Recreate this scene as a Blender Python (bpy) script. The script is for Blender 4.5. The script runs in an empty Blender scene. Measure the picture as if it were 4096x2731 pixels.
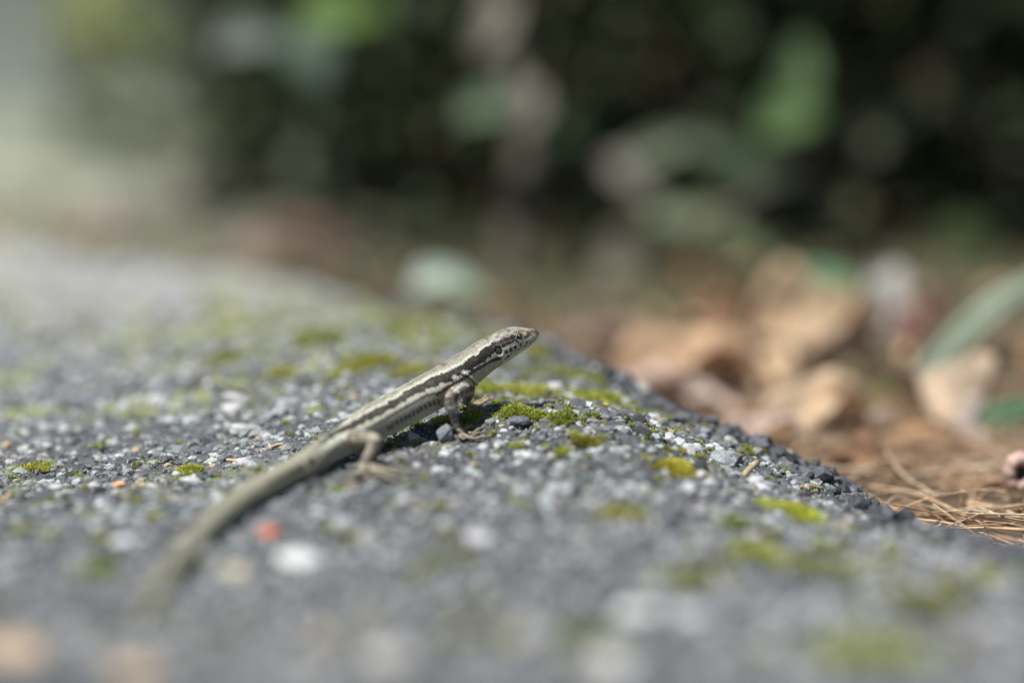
import bpy, bmesh, math, random
import numpy as np
from mathutils import Vector, Matrix
from mathutils.kdtree import KDTree
from mathutils.bvhtree import BVHTree

random.seed(7)
rng = np.random.default_rng(11)
scene = bpy.context.scene
COL = scene.collection

# ------------------------------------------------------------------ camera, sky, sun, exposure
CAM_H, PITCH, FPX = 0.125, math.radians(9.93), 55.0 / 36.0 * 4096
cam_d = bpy.data.cameras.new('camera')
cam = bpy.data.objects.new('camera', cam_d)
COL.objects.link(cam)
cam.location = (0, 0, CAM_H)
cam.rotation_euler = (math.radians(90) - PITCH, 0, 0)
cam_d.lens, cam_d.sensor_width = 55.0, 36.0
cam_d.clip_start, cam_d.clip_end = 0.01, 400.0
cam_d.dof.use_dof = True
cam_d.dof.focus_distance = 0.497
cam_d.dof.aperture_fstop = 1.75
scene.camera = cam

SUN_DIR = Vector((-0.36, -0.22, 0.91)).normalized()          # towards the sun
world = bpy.data.worlds.new("World")
scene.world = world
world.use_nodes = True
wn = world.node_tree.nodes
wn.clear()
sky = wn.new('ShaderNodeTexSky')
sky.sky_type = 'NISHITA'
sky.sun_disc = False
sky.sun_elevation = math.asin(SUN_DIR.z)
sky.sun_rotation = math.atan2(SUN_DIR.x, SUN_DIR.y)
bg = wn.new('ShaderNodeBackground')
bg.inputs['Strength'].default_value = 0.055
wo = wn.new('ShaderNodeOutputWorld')
world.node_tree.links.new(sky.outputs[0], bg.inputs[0])
world.node_tree.links.new(bg.outputs[0], wo.inputs[0])
sun_d = bpy.data.lights.new('sun', 'SUN')
sun_d.energy = 4.2
sun_d.angle = math.radians(0.55)
sun_d.color = (1.0, 0.975, 0.935)
sun = bpy.data.objects.new('sun', sun_d)
sun.rotation_euler = SUN_DIR.to_track_quat('Z', 'Y').to_euler()
COL.objects.link(sun)

scene.view_settings.view_transform = 'Standard'
scene.view_settings.look = 'None'
scene.view_settings.exposure = 0.72
scene.view_settings.gamma = 1.0
scene.view_settings.use_curve_mapping = False
scene.render.engine = 'CYCLES'
scene.cycles.use_denoising = True
scene.cycles.max_bounces = 6
scene.cycles.diffuse_bounces = 3
scene.cycles.glossy_bounces = 2
scene.cycles.transmission_bounces = 4
scene.cycles.caustics_reflective = False
scene.cycles.caustics_refractive = False
scene.cycles.sample_clamp_indirect = 4.0

# ------------------------------------------------------------------ helpers
cp, sp = math.cos(PITCH), math.sin(PITCH)


def ray(px, py):
    """direction (scaled so that its depth along the lens axis is 1) of a point of the 4096 x 2731 frame"""
    X, Y = (px - 2048) / FPX, (1365.5 - py) / FPX
    return np.array([X, cp + Y * sp, -sp + Y * cp])


def P(px, py, d):
    return np.array([0, 0, CAM_H]) + ray(px, py) * d


def hash2(ix, iy, seed):
    h = (ix.astype(np.int64) * 374761393 + iy.astype(np.int64) * 668265263 + seed * 1442695041) & 0xffffffff
    h = ((h ^ (h >> 13)) * 1274126177) & 0xffffffff
    h = (h ^ (h >> 16)) & 0xffffffff
    return h / 4294967295.0


def vnoise(x, y, seed=0):
    """value noise in -1..1"""
    x, y = np.asarray(x, float), np.asarray(y, float)
    ix, iy = np.floor(x), np.floor(y)
    fx, fy = x - ix, y - iy
    fx, fy = fx * fx * (3 - 2 * fx), fy * fy * (3 - 2 * fy)
    a, b = hash2(ix, iy, seed), hash2(ix + 1, iy, seed)
    c, d = hash2(ix, iy + 1, seed), hash2(ix + 1, iy + 1, seed)
    return 2 * ((a * (1 - fx) + b * fx) * (1 - fy) + (c * (1 - fx) + d * fx) * fy) - 1


def fnoise(x, y, seed=0, octaves=3):
    t, a = 0, 1
    for k in range(octaves):
        t = t + a * vnoise(np.asarray(x) * 2 ** k, np.asarray(y) * 2 ** k, seed + 17 * k)
        a *= 0.5
    return t


def sstep(a, b, x):
    t = np.clip((np.asarray(x, float) - a) / (b - a), 0, 1)
    return t * t * (3 - 2 * t)


def mesh_np(name, V, F, cols=None, smooth=False, extra=None):
    """mesh from arrays: V (n,3), F (m,3) or (m,4); cols (n,3) becomes the colour attribute 'col'"""
    V = np.ascontiguousarray(V, dtype=np.float32)
    F = np.ascontiguousarray(F, dtype=np.int32)
    me = bpy.data.meshes.new(name)
    k = F.shape[1]
    me.vertices.add(len(V))
    me.vertices.foreach_set('co', V.ravel())
    me.loops.add(F.size)
    me.loops.foreach_set('vertex_index', F.ravel())
    me.polygons.add(len(F))
    me.polygons.foreach_set('loop_start', np.arange(0, F.size, k, dtype=np.int32))
    try:
        me.polygons.foreach_set('loop_total', np.full(len(F), k, dtype=np.int32))
    except Exception:
        pass
    me.update(calc_edges=True)
    me.polygons.foreach_set('use_smooth', np.full(len(F), bool(smooth)))
    if cols is not None:
        at = me.attributes.new('col', 'FLOAT_COLOR', 'POINT')
        c4 = np.ones((len(V), 4), dtype=np.float32)
        c4[:, :3] = cols
        at.data.foreach_set('color', c4.ravel())
    for nm, arr in (extra or {}).items():
        at = me.attributes.new(nm, 'FLOAT_VECTOR', 'POINT')
        at.data.foreach_set('vector', np.ascontiguousarray(arr, dtype=np.float32).ravel())
    return me


def tag(o, label=None, cat=None, group=None, kind=None):
    if label: o['label'] = label
    if cat: o['category'] = cat
    if group: o['group'] = group
    if kind: o['kind'] = kind
    return o


def link(name, me, mat=None, parent=None, loc=None):
    o = bpy.data.objects.new(name, me)
    COL.objects.link(o)
    if mat is not None and me is not None and len(me.materials) == 0:
        me.materials.append(mat)
    if parent is not None:
        o.parent = parent
    if loc is not None:
        o.location = loc
    return o


# ------------------------------------------------------------------ materials
def new_mat(name, base=(0.5, 0.5, 0.5), rough=0.7, attr=None, objvar=None, noise=None, bump=None, spec=0.4,
            transl=0.0, coat=0.0, colnoise=None):
    """noise = (scale per metre, strength) multiplies the colour; bump = (scale per metre, distance in m)
       attr = colour attribute to use; objvar = list of (pos, colour) picked by the object's random value"""
    m = bpy.data.materials.new(name)
    m.use_nodes = True
    nt = m.node_tree
    N, L = nt.nodes, nt.links
    bs = N['Principled BSDF']
    out = N['Material Output']
    bs.inputs['Roughness'].default_value = rough
    bs.inputs['Specular IOR Level'].default_value = spec
    if coat:
        bs.inputs['Coat Weight'].default_value = coat
        bs.inputs['Coat Roughness'].default_value = 0.15
    tc = N.new('ShaderNodeTexCoord')
    if attr:
        a = N.new('ShaderNodeAttribute')
        a.attribute_name = attr
        c = a.outputs['Color']
    elif objvar:
        oi = N.new('ShaderNodeObjectInfo')
        cr = N.new('ShaderNodeValToRGB')
        cr.color_ramp.interpolation = 'CONSTANT'
        els = cr.color_ramp.elements
        els[0].position, els[0].color = objvar[0][0], (*objvar[0][1], 1)
        els[1].position, els[1].color = objvar[1][0], (*objvar[1][1], 1)
        for p_, c_ in objvar[2:]:
            e = els.new(p_)
            e.color = (*c_, 1)
        L.new(oi.outputs['Random'], cr.inputs[0])
        c = cr.outputs[0]
    else:
        r = N.new('ShaderNodeRGB')
        r.outputs[0].default_value = (*base, 1)
        c = r.outputs[0]
    if noise:
        n1 = N.new('ShaderNodeTexNoise')
        n1.inputs['Scale'].default_value = noise[0]
        n1.inputs['Detail'].default_value = 5
        n1.inputs['Roughness'].default_value = 0.65
        L.new(tc.outputs['Object'], n1.inputs['Vector'])
        mr = N.new('ShaderNodeMapRange')
        mr.inputs['From Min'].default_value = 0.3
        mr.inputs['From Max'].default_value = 0.7
        mr.inputs['To Min'].default_value = 1 - noise[1]
        mr.inputs['To Max'].default_value = 1 + noise[1]
        L.new(n1.outputs['Fac'], mr.inputs['Value'])
        mx = N.new('ShaderNodeMix')
        mx.data_type = 'RGBA'
        mx.blend_type = 'MULTIPLY'
        mx.inputs['Factor'].default_value = 1.0
        L.new(c, mx.inputs['A'])
        L.new(mr.outputs['Result'], mx.inputs['B'])
        c = mx.outputs['Result']
    if colnoise:        # (scale, colour, threshold low, threshold high)
        n3 = N.new('ShaderNodeTexNoise')
        n3.inputs['Scale'].default_value = colnoise[0]
        n3.inputs['Detail'].default_value = 4
        L.new(tc.outputs['Object'], n3.inputs['Vector'])
        mr3 = N.new('ShaderNodeMapRange')
        mr3.inputs['From Min'].default_value = colnoise[2]
        mr3.inputs['From Max'].default_value = colnoise[3]
        L.new(n3.outputs['Fac'], mr3.inputs['Value'])
        mx3 = N.new('ShaderNodeMix')
        mx3.data_type = 'RGBA'
        L.new(mr3.outputs['Result'], mx3.inputs['Factor'])
        L.new(c, mx3.inputs['A'])
        mx3.inputs['B'].default_value = (*colnoise[1], 1)
        c = mx3.outputs['Result']
    L.new(c, bs.inputs['Base Color'])
    if bump:
        n2 = N.new('ShaderNodeTexNoise')
        n2.inputs['Scale'].default_value = bump[0]
        n2.inputs['Detail'].default_value = 4
        L.new(tc.outputs['Object'], n2.inputs['Vector'])
        b = N.new('ShaderNodeBump')
        b.inputs['Strength'].default_value = 0.8
        b.inputs['Distance'].default_value = bump[1]
        L.new(n2.outputs['Fac'], b.inputs['Height'])
        L.new(b.outputs['Normal'], bs.inputs['Normal'])
    if transl:
        tr = N.new('ShaderNodeBsdfTranslucent')
        L.new(c, tr.inputs['Color'])
        ms = N.new('ShaderNodeMixShader')
        ms.inputs[0].default_value = transl
        L.new(bs.outputs[0], ms.inputs[1])
        L.new(tr.outputs[0], ms.inputs[2])
        L.new(ms.outputs[0], out.inputs['Surface'])
    return m


M_bitumen = new_mat('bitumen', attr='col', rough=0.72, noise=(900, 0.35), bump=(1600, 0.0003), spec=0.35)
M_grain = new_mat('aggregate', attr='col', rough=0.6, noise=(1400, 0.28), bump=(1800, 0.0004), spec=0.45)
M_moss = new_mat('moss', attr='col', rough=0.55, noise=(700, 0.2), transl=0.35)
M_soil = new_mat('soil', attr='col', rough=0.95, noise=(60, 0.4), bump=(300, 0.003), spec=0.1)
M_litter = new_mat('dry_litter', attr='col', rough=0.75, noise=(120, 0.5), transl=0.25, spec=0.3)
M_leafgreen = new_mat('green_leaf', attr='col', rough=0.62, noise=(40, 0.2), transl=0.28, spec=0.16)
M_bark = new_mat('bark', (0.085, 0.068, 0.05), rough=0.85, noise=(150, 0.35), bump=(300, 0.001), colnoise=(40, (0.12, 0.125, 0.095), 0.5, 0.62))
M_wall = new_mat('weathered_render', (0.27, 0.30, 0.27), rough=0.9, noise=(2.2, 0.45), bump=(30, 0.004))

# ------------------------------------------------------------------ terrain functions
def tps_fit(pts, smooth=1e-6):
    pts = np.array(pts, float)
    xy, z = pts[:, :2], pts[:, 2]
    n = len(xy)
    r2 = ((xy[:, None] - xy[None]) ** 2).sum(-1)
    K = r2 * np.log(np.sqrt(r2) + 1e-9)
    K[np.diag_indices(n)] += smooth
    Pm = np.c_[np.ones(n), xy]
    A = np.block([[K, Pm], [Pm.T, np.zeros((3, 3))]])
    w = np.linalg.solve(A, np.r_[z, 0, 0, 0])
    return xy, w


def tps_eval(fit, x, y):
    xy, w = fit
    x, y = np.asarray(x, float), np.asarray(y, float)
    out = w[-3] + w[-2] * x + w[-1] * y
    for k in range(len(xy)):
        r2 = (x - xy[k, 0]) ** 2 + (y - xy[k, 1]) ** 2
        out = out + w[k] * r2 * np.log(np.sqrt(r2) + 1e-9)
    return out


TOP_PTS = [(0, 1890, .5), (445, 1865, .5), (890, 1835, .5), (1100, 1790, .5), (1500, 1718, .5), (1900, 1655, .5),
           (2300, 1645, .5), (2600, 1700, .5), (3000, 1850, .5), (3500, 2000, .5),
           (4096, 2200, .42), (3750, 2115, .455), (3400, 1935, .51), (3000, 1775, .53), (2700, 1660, .545),
           (2400, 1500, .575), (2150, 1360, .63), (1600, 1240, .75), (1000, 1090, .9), (0, 990, 1.1),
           (1200, 1375, .62), (0, 1400, .69), (0, 1180, .87), (600, 1400, .67), (-900, 1000, 1.1), (-900, 1400, .7), (-900, 1900, .5),
           (0, 2731, .313), (2048, 2731, .31), (3500, 2731, .31), (4096, 2731, .31), (4300, 2400, .365), (3500, 2300, .39),
           (2800, 2100, .42), (2048, 1900, .457), (2500, 1900, .455), (3000, 2050, .45),
           (1870, 1750, .487), (1950, 1618, .511), (2060,1632,.511), (1450, 1890, .465), (0, 2300, .38), (1200, 2200, .40)]
top_xyz = [P(*t) for t in TOP_PTS]
top_fit = tps_fit(top_xyz, 2e-6)

EDGE_PX = [(4700, 2330, .37), (4096, 2195, .42), (3750, 2112, .455), (3400, 1932, .51), (3000, 1768, .535), (2700, 1655, .552),
           (2400, 1492, .585), (2150, 1352, .64), (1600, 1235, .76), (1000, 1085, .91), (0, 985, 1.12)]
EDGE = np.array([P(*e)[:2] for e in EDGE_PX] + [[-1.1, 1.75], [-2.6, 3.1]])
EDGE = np.vstack([EDGE[0] + (EDGE[0] - EDGE[1]) * 4, EDGE])


def edge_dist(x, y):
    """signed distance to the asphalt's edge, positive beyond it"""
    x, y = np.asarray(x, float), np.asarray(y, float)
    best = np.full(x.shape, 1e9)
    sgn = np.zeros(x.shape)
    for a, b in zip(EDGE[:-1], EDGE[1:]):
        d = b - a
        L2 = d @ d
        t = np.clip(((x - a[0]) * d[0] + (y - a[1]) * d[1]) / L2, 0, 1)
        qx, qy = a[0] + t * d[0], a[1] + t * d[1]
        dd = np.hypot(x - qx, y - qy)
        cr = d[0] * (y - a[1]) - d[1] * (x - a[0])
        m = dd < best
        best = np.where(m, dd, best)
        sgn = np.where(m, np.where(cr < 0, 1, -1), sgn)
    return best * sgn


def z_top(x, y, rough=True):
    x, y = np.asarray(x, float), np.asarray(y, float)
    yc, xc = np.clip(y, 0.28, 1.3), np.clip(x, -0.7, 0.3)
    z = tps_eval(top_fit, xc, yc)
    if rough:
        z = z + 0.0009 * fnoise(x * 55, y * 55, 3, 2) + 0.0006 * vnoise(x * 150, y * 150, 33)
    e = edge_dist(x, y) + 0.004 * fnoise(x * 90, y * 90, 8, 3)
    z = z - 0.045 * sstep(0.0, 0.03, e) - 0.0015 * sstep(-0.012, 0.0, e)
    return z


def z_soil(x, y):
    x, y = np.asarray(x, float), np.asarray(y, float)
    base = -0.004 - 0.022 * sstep(-0.45, 0.06, x)
    return base + 0.004 * fnoise(x * 14, y * 14, 21, 3) + 0.03 * sstep(1.1, 3.0, y) * sstep(-.5, .5, x)


def hit(px, py, off=0.0, f=z_top):
    r = ray(px, py)
    ds = np.linspace(0.27, 1.4, 2300)
    z = CAM_H + r[2] * ds
    g = f(r[0] * ds, r[1] * ds) + off
    i = int(np.argmax(z < g))
    if i == 0:
        i = len(ds) - 1
    d0, d1 = ds[i - 1], ds[i]
    e0, e1 = z[i - 1] - g[i - 1], z[i] - g[i]
    d = d0 + (d1 - d0) * e0 / (e0 - e1)
    return np.array([0, 0, CAM_H]) + r * d

# ------------------------------------------------------------------ ground sheets
def tensor_grid(xs, ys, zf):
    X, Y = np.meshgrid(xs, ys)
    Z = zf(X, Y)
    nx, ny = len(xs), len(ys)
    V = np.stack([X.ravel(), Y.ravel(), Z.ravel()], 1)
    i = np.arange(nx - 1)[None] + nx * np.arange(ny - 1)[:, None]
    F = np.stack([i, i + 1, i + 1 + nx, i + nx], -1).reshape(-1, 4)
    return V, F


def prune(V, F, keep):
    F = F[keep[F].all(1)]
    used = np.zeros(len(V), bool)
    used[F] = True
    idx = np.cumsum(used) - 1
    return used, idx[F]


def stepped(*segs):
    out = []
    for a, b, s in segs:
        out.append(np.arange(a, b, s))
    return np.concatenate(out + [[segs[-1][1]]])


def patch_tint(x, y):
    """grey of the road binder with faint mossy regions and a painted sky sheen far off"""
    n = fnoise(x * 30, y * 30, 40, 3)
    c = np.array([0.078, 0.083, 0.088])[None] * (1 + 0.25 * n)[:, None]
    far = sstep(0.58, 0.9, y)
    sky_sheen = np.array([0.36, 0.345, 0.35])[None]
    c = c * (1 - 0.75 * far[:, None]) + sky_sheen * 0.75 * far[:, None]  # far asphalt paled in colour for the sky light grazing it
    # moss film that grows in the hump and along the far edge
    m = sstep(0.15, 0.8, fnoise(x * 45, y * 45, 50, 3) + 0.55 * np.exp(-((x + 0.05) / 0.14) ** 2 - ((y - 0.68) / 0.13) ** 2) * 1.9 - 0.25)
    m = np.clip(m, 0, 1) * sstep(0.40, 0.55, y)
    mc = np.array([0.30, 0.34, 0.08])[None]
    return c * (1 - 0.65 * m[:, None]) + mc * 0.65 * m[:, None]


xs = stepped((-1.6, -0.5, 0.02), (-0.5, -0.2, 0.004), (-0.2, 0.17, 0.001), (0.17, 0.3, 0.004))
ys = stepped((0.2, 0.3, 0.005), (0.3, 0.44, 0.0013), (0.44, 0.58, 0.0007), (0.58, 0.76, 0.0014), (0.76, 1.3, 0.006), (1.3, 2.6, 0.03))


def z_asphalt(x, y):
    z = z_top(x, y)
    fine = 0.0010 * fnoise(x * 260, y * 260, 61, 3) + 0.0006 * np.abs(fnoise(x * 900, y * 900, 77, 2))
    return z + fine - 0.0004


V, F = tensor_grid(xs, ys, z_asphalt)
keep = edge_dist(V[:, 0], V[:, 1]) < 0.035
used, F = prune(V, F, keep)
V = V[used]
c = patch_tint(V[:, 0], V[:, 1]) * (1 - .5 * sstep(-.022, -.006, edge_dist(V[:, 0], V[:, 1])) * (V[:, 1] < .62))[:, None]  # binder darkened near the lip, painting the shade of its turned-away side
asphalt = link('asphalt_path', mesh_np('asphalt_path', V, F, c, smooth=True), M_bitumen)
tag(asphalt, kind='structure')

# soil under and around, one sheet to the horizon
g = np.concatenate([-np.geomspace(160, 1.3, 22), np.linspace(-1.2, 1.2, 161), np.geomspace(1.3, 160, 22)])
gy = np.concatenate([[-60, -20, -5, -1, -.3], np.linspace(0.0, 2.6, 170), np.geomspace(2.7, 200, 26)])
def z_sheet(x, y):
    z = z_soil(x, y)
    under = sstep(0.03, -0.03, edge_dist(x, y)) 
    return z - 0.05 * under
V, F = tensor_grid(g, gy, z_sheet)
n = fnoise(V[:, 0] * 9, V[:, 1] * 9, 90, 3)[:, None]
w_l = sstep(-0.02, -0.28, V[:, 0] / np.maximum(V[:, 1], .3))[:, None] * sstep(0.9, 1.4, V[:, 1])[:, None]
humus = sstep(0.7, 1.05, V[:, 1])[:, None]
brown = np.array([[0.10, 0.07, 0.047]]) * (1 + 0.35 * n)
brown = brown * (1 - humus) + np.array([[0.07, 0.07, 0.04]]) * (1 + .3 * n) * humus
pale = np.array([[0.215, 0.228, 0.175]]) * (1 + 0.45 * n)
ground = link('ground', mesh_np('ground', V, F, brown * (1 - w_l) + pale * w_l, smooth=True), M_soil)
tag(ground, kind='structure')

# ------------------------------------------------------------------ aggregate in the asphalt
def rock_proto(sub, seed, ncut=8):
    r = np.random.default_rng(seed)
    bm = bmesh.new()
    bmesh.ops.create_icosphere(bm, subdivisions=sub, radius=1.0)
    v = np.array([w.co[:] for w in bm.verts])
    f = np.array([[w.index for w in fc.verts] for fc in bm.faces])
    bm.free()
    for _ in range(ncut):
        n = r.normal(size=3)
        n /= np.linalg.norm(n)
        h = r.uniform(0.5, 0.85)
        d = v @ n - h
        v = v - np.where(d > 0, d, 0)[:, None] * n[None]
    v *= r.uniform(0.92, 1.08, size=(len(v), 1))
    v *= np.array([1, r.uniform(.62, .9), r.uniform(.45, .75)])
    v /= np.abs(v).max()
    return v, f


def rand_rots(n, tilt, r):
    """rotation matrices: any spin about z, leaning up to about tilt radians"""
    a = r.uniform(0, 2 * np.pi, n)
    b = r.normal(0, tilt, n)
    c_ = r.uniform(0, 2 * np.pi, n)
    def rz(t):
        z = np.zeros_like(t)
        return np.stack([np.stack([np.cos(t), -np.sin(t), z], -1), np.stack([np.sin(t), np.cos(t), z], -1), np.stack([z, z, z + 1], -1)], -2)
    def rx(t):
        z = np.zeros_like(t)
        return np.stack([np.stack([z + 1, z, z], -1), np.stack([z, np.cos(t), -np.sin(t)], -1), np.stack([z, np.sin(t), np.cos(t)], -1)], -2)
    return rz(c_) @ rx(b) @ rz(a)


def scatter_mesh(protos, idx, R, S, T, C, jitter_col=0.0):
    Vs, Fs, Cs, off = [], [], [], 0
    for k, (pv, pf) in enumerate(protos):
        m = np.where(idx == k)[0]
        if len(m) == 0:
            continue
        v = np.einsum('nij,vj->nvi', R[m], pv) * S[m][:, None, None] + T[m][:, None, :]
        nv = len(pv)
        f = pf[None] + (np.arange(len(m)) * nv)[:, None, None] + off
        Vs.append(v.reshape(-1, 3))
        Fs.append(f.reshape(-1, pf.shape[1]))
        Cs.append(np.repeat(C[m], nv, axis=0))
        off += len(m) * nv
    return np.vstack(Vs), np.vstack(Fs), np.vstack(Cs)


def stone_cols(n, r):
    g_ = r.gamma(5.0, 1 / 5.0, n)
    c = np.array([0.245, 0.262, 0.266])[None] * g_[:, None]
    t = r.uniform(size=n)
    c = np.where((t < 0.045)[:, None], np.array([[0.36, 0.37, 0.365]]) * r.uniform(.8, 1.2, (n, 1)), c)
    c = np.where(((t > 0.10) & (t < 0.15))[:, None], np.array([[0.34, 0.315, 0.31]]), c)
    c = np.where(((t > 0.15) & (t < 0.175))[:, None], np.array([[0.36, 0.28, 0.20]]), c)
    c = np.where(((t > 0.175) & (t < 0.30))[:, None], np.array([[0.24, 0.26, 0.235]]), c)
    c = np.where(((t > 0.30) & (t < 0.42))[:, None], np.array([[0.075, 0.078, 0.088]]), c)
    c = np.where((t > 0.991)[:, None], np.array([[0.48, 0.50, 0.49]]), c)
    return np.clip(c, 0.02, 0.75)


def sample_xy(n, y0, y1, r, margin=0.08):
    """points spread evenly over the part of the path in view"""
    y = np.sqrt(r.uniform(y0 ** 2, y1 ** 2, n))
    x = r.uniform(-1, 1, n) * (0.33 + margin) * y
    e = edge_dist(x, y)
    m = e < 0.012
    return x[m], y[m]


protos2 = [rock_proto(2, 100 + k) for k in range(10)]
protos1 = [rock_proto(1, 200 + k, 6) for k in range(12)]
protos0 = [rock_proto(1, 300 + k, 5) for k in range(3)]


def ico0(seed):
    r = np.random.default_rng(seed)
    t = (1 + 5 ** .5) / 2
    v = np.array([[-1, t, 0], [1, t, 0], [-1, -t, 0], [1, -t, 0], [0, -1, t], [0, 1, t], [0, -1, -t], [0, 1, -t], [t, 0, -1], [t, 0, 1], [-t, 0, -1], [-t, 0, 1]]) / 1.9
    f = np.array([[0, 11, 5], [0, 5, 1], [0, 1, 7], [0, 7, 10], [0, 10, 11], [1, 5, 9], [5, 11, 4], [11, 10, 2], [10, 7, 6], [7, 1, 8],
                  [3, 9, 4], [3, 4, 2], [3, 2, 6], [3, 6, 8], [3, 8, 9], [4, 9, 5], [2, 4, 11], [6, 2, 10], [8, 6, 7], [9, 8, 1]])
    v = v * r.uniform(0.75, 1.1, size=(12, 1)) * np.array([1, r.uniform(.65, .95), r.uniform(.5, .85)])
    return v, f


protosg = [ico0(400 + k) for k in range(10)]

r1 = np.random.default_rng(5)
# stones 1.0 to 3.5 mm half-size
x, y = sample_xy(21000, 0.29, 0.68, r1)
n = len(x)
S = np.clip(r1.lognormal(math.log(0.00135), 0.42, n), 0.0005, 0.0038)
T = np.stack([x, y, z_top(x, y) + S * r1.uniform(-0.42, 0.12, n)], 1)
# some bigger stones of the mix, mostly where the path is nearest
xb, yb = sample_xy(1000, 0.29, 0.62, r1)
Sb = np.clip(r1.lognormal(math.log(0.0028), 0.3, len(xb)), 0.0016, 0.0050) * np.where(yb > .45, .7, 1)
x, y, S = np.r_[x, xb], np.r_[y, yb], np.r_[S, Sb]
T = np.vstack([T, np.stack([xb, yb, z_top(xb, yb) + Sb * r1.uniform(-0.42, 0.0, len(xb))], 1)])
feet = [hit(*q)[:2] for q in [(1845, 1735), (1900, 1735), (1900, 1625), (1950, 1612), (1450, 1890), (1530, 1890), (1600, 1895), (1800, 1715)]]
ok_ = np.ones(len(x), bool)
for q in feet:
    ok_ &= ~((np.hypot(x - q[0], y - q[1]) < 0.0075) & (S > 0.0008))
x, y, S, T = x[ok_], y[ok_], S[ok_], T[ok_]
n = len(x)
R = rand_rots(n, 0.35, r1)
C = stone_cols(n, r1)
C[r1.uniform(size=n) < .12] *= .35
C[(edge_dist(x, y) > -.02) & (y < .6)] *= .6  # stones at the lip carry the same painted shade
bg_ = S > 0.0018
C[bg_] = np.clip(C[bg_] * r1.lognormal(0.0, .5, (bg_.sum(), 1)) * np.where(y[bg_] < .43, r1.choice([.35, .8, 1.2, 1.8], bg_.sum()), 1)[:, None], .03, .42)
ci = r1.integers(0, 12, n)
# the pieces that show largest become objects of their own
depth = y * cp - (T[:, 2] - CAM_H) * sp
show = S / depth
inview = (np.abs(x) < 0.325 * depth) & (y > 0.335)
rank = np.argsort(-np.where(inview, show, 0))[:290]
single = np.zeros(n, bool)
single[rank] = True
lowp = ((S < 0.0011) | (y < 0.43) | (y > .56)) & ~single
hi_ = ~lowp & ~single
V, F, Cc = scatter_mesh(protos1, ci[hi_], R[hi_], S[hi_], T[hi_], C[hi_])
Vb, Fb, Cb = scatter_mesh(protosg, ci[lowp] % 10, R[lowp], S[lowp], T[lowp], C[lowp])
V, F, Cc = np.vstack([V, Vb]), np.vstack([F, Fb + len(V)]), np.vstack([Cc, Cb])
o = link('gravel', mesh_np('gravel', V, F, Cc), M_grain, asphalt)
tag(o, kind='stuff')

# distinct stone materials shared by the single stones
st_cols = [(0.225, 0.23, 0.24), (0.13, 0.135, 0.145), (0.30, 0.305, 0.31), (0.40, 0.41, 0.40), (0.24, 0.26, 0.235), (0.34, 0.315, 0.31), (0.60, 0.61, 0.60), (0.065, 0.068, 0.075)]
st_mats = [new_mat('stone_tone_%d' % k, c_, rough=0.62, noise=(1100, 0.3), bump=(1500, 0.0005), spec=0.45) for k, c_ in enumerate(st_cols)]
st_arr = np.array(st_cols)
st_mesh = {}
for k in rank:
    tone = int(np.argmin(((st_arr - C[k]) ** 2).sum(1)))
    pk = int(ci[k]) % 10
    if (pk, tone) not in st_mesh:
        me = mesh_np('stone', protos2[pk][0], protos2[pk][1])
        me.materials.append(st_mats[tone])
        st_mesh[(pk, tone)] = me
    o = bpy.data.objects.new('stone', st_mesh[(pk, tone)])
    COL.objects.link(o)
    o.parent = asphalt
    s = float(S[k])
    o.matrix_local = Matrix.Translation(T[k]) @ Matrix(R[k].tolist()).to_4x4() @ Matrix.Diagonal((s, s, s, 1))

# far, coarser stones
x, y = sample_xy(6500, 0.66, 1.15, r1, 0.03)
n = len(x)
S = np.clip(r1.lognormal(math.log(0.0017), 0.4, n), 0.0007, 0.0045)
T = np.stack([x, y, z_top(x, y) + S * r1.uniform(-0.3, 0.25, n)], 1)
V, F, Cc = scatter_mesh(protosg, r1.integers(0, 10, n), rand_rots(n, .4, r1), S, T, stone_cols(n, r1) * 1.3)  # far stone colours brightened too, standing for sky light on the path
# grit, finest where the lens is sharp
x, y = sample_xy(34000, 0.42, 0.60, r1, 0.01)
n = len(x)
S2 = np.clip(r1.lognormal(math.log(0.00036), 0.35, n), 0.00018, 0.0009)
T = np.stack([x, y, z_top(x, y) + 0.0002 + S2 * r1.uniform(-0.2, 0.6, n)], 1)
V2, F2, C2 = scatter_mesh(protosg, r1.integers(0, 10, n), rand_rots(n, .7, r1), S2, T, np.minimum(stone_cols(n, r1), .4) * r1.uniform(.5, 1.15, (n, 1)))
o = link('grit', mesh_np('grit', np.vstack([V, V2]), np.vstack([F, F2 + len(V)]), np.vstack([Cc, C2])), M_grain, asphalt)
tag(o, kind='stuff')

# crumbly edge stones, bigger and darker
ne = 1500
seg = r1.uniform(0, 1, ne)
ek = EDGE[:-2]
sl = np.r_[0, np.cumsum(np.hypot(*(ek[1:] - ek[:-1]).T))]
tt = seg * (sl[-1] - sl[1]) * 0.55 + sl[1] * 0.75
ex = np.interp(tt, sl, ek[:, 0])
ey = np.interp(tt, sl, ek[:, 1])
ex = ex + r1.normal(-0.001, 0.006, ne)
ey = ey + r1.normal(-0.003, 0.006, ne)
S = np.clip(r1.lognormal(math.log(0.0022), 0.35, ne), 0.0009, 0.0040)
T = np.stack([ex, ey, z_top(ex, ey) + S * r1.uniform(-0.1, 0.75, ne)], 1)
C = np.array([[0.072, 0.077, 0.086]]) * r1.gamma(5, .2, (ne, 1)) 
C[r1.uniform(size=ne) < .05] = (0.36, 0.35, 0.32)
V, F, Cc = scatter_mesh(protos1, r1.integers(0, 12, ne), rand_rots(ne, .8, r1), S, T, C)
o = link('edge_rubble', mesh_np('edge_rubble', V, F, Cc), M_grain, asphalt)
tag(o, kind='stuff')

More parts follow.
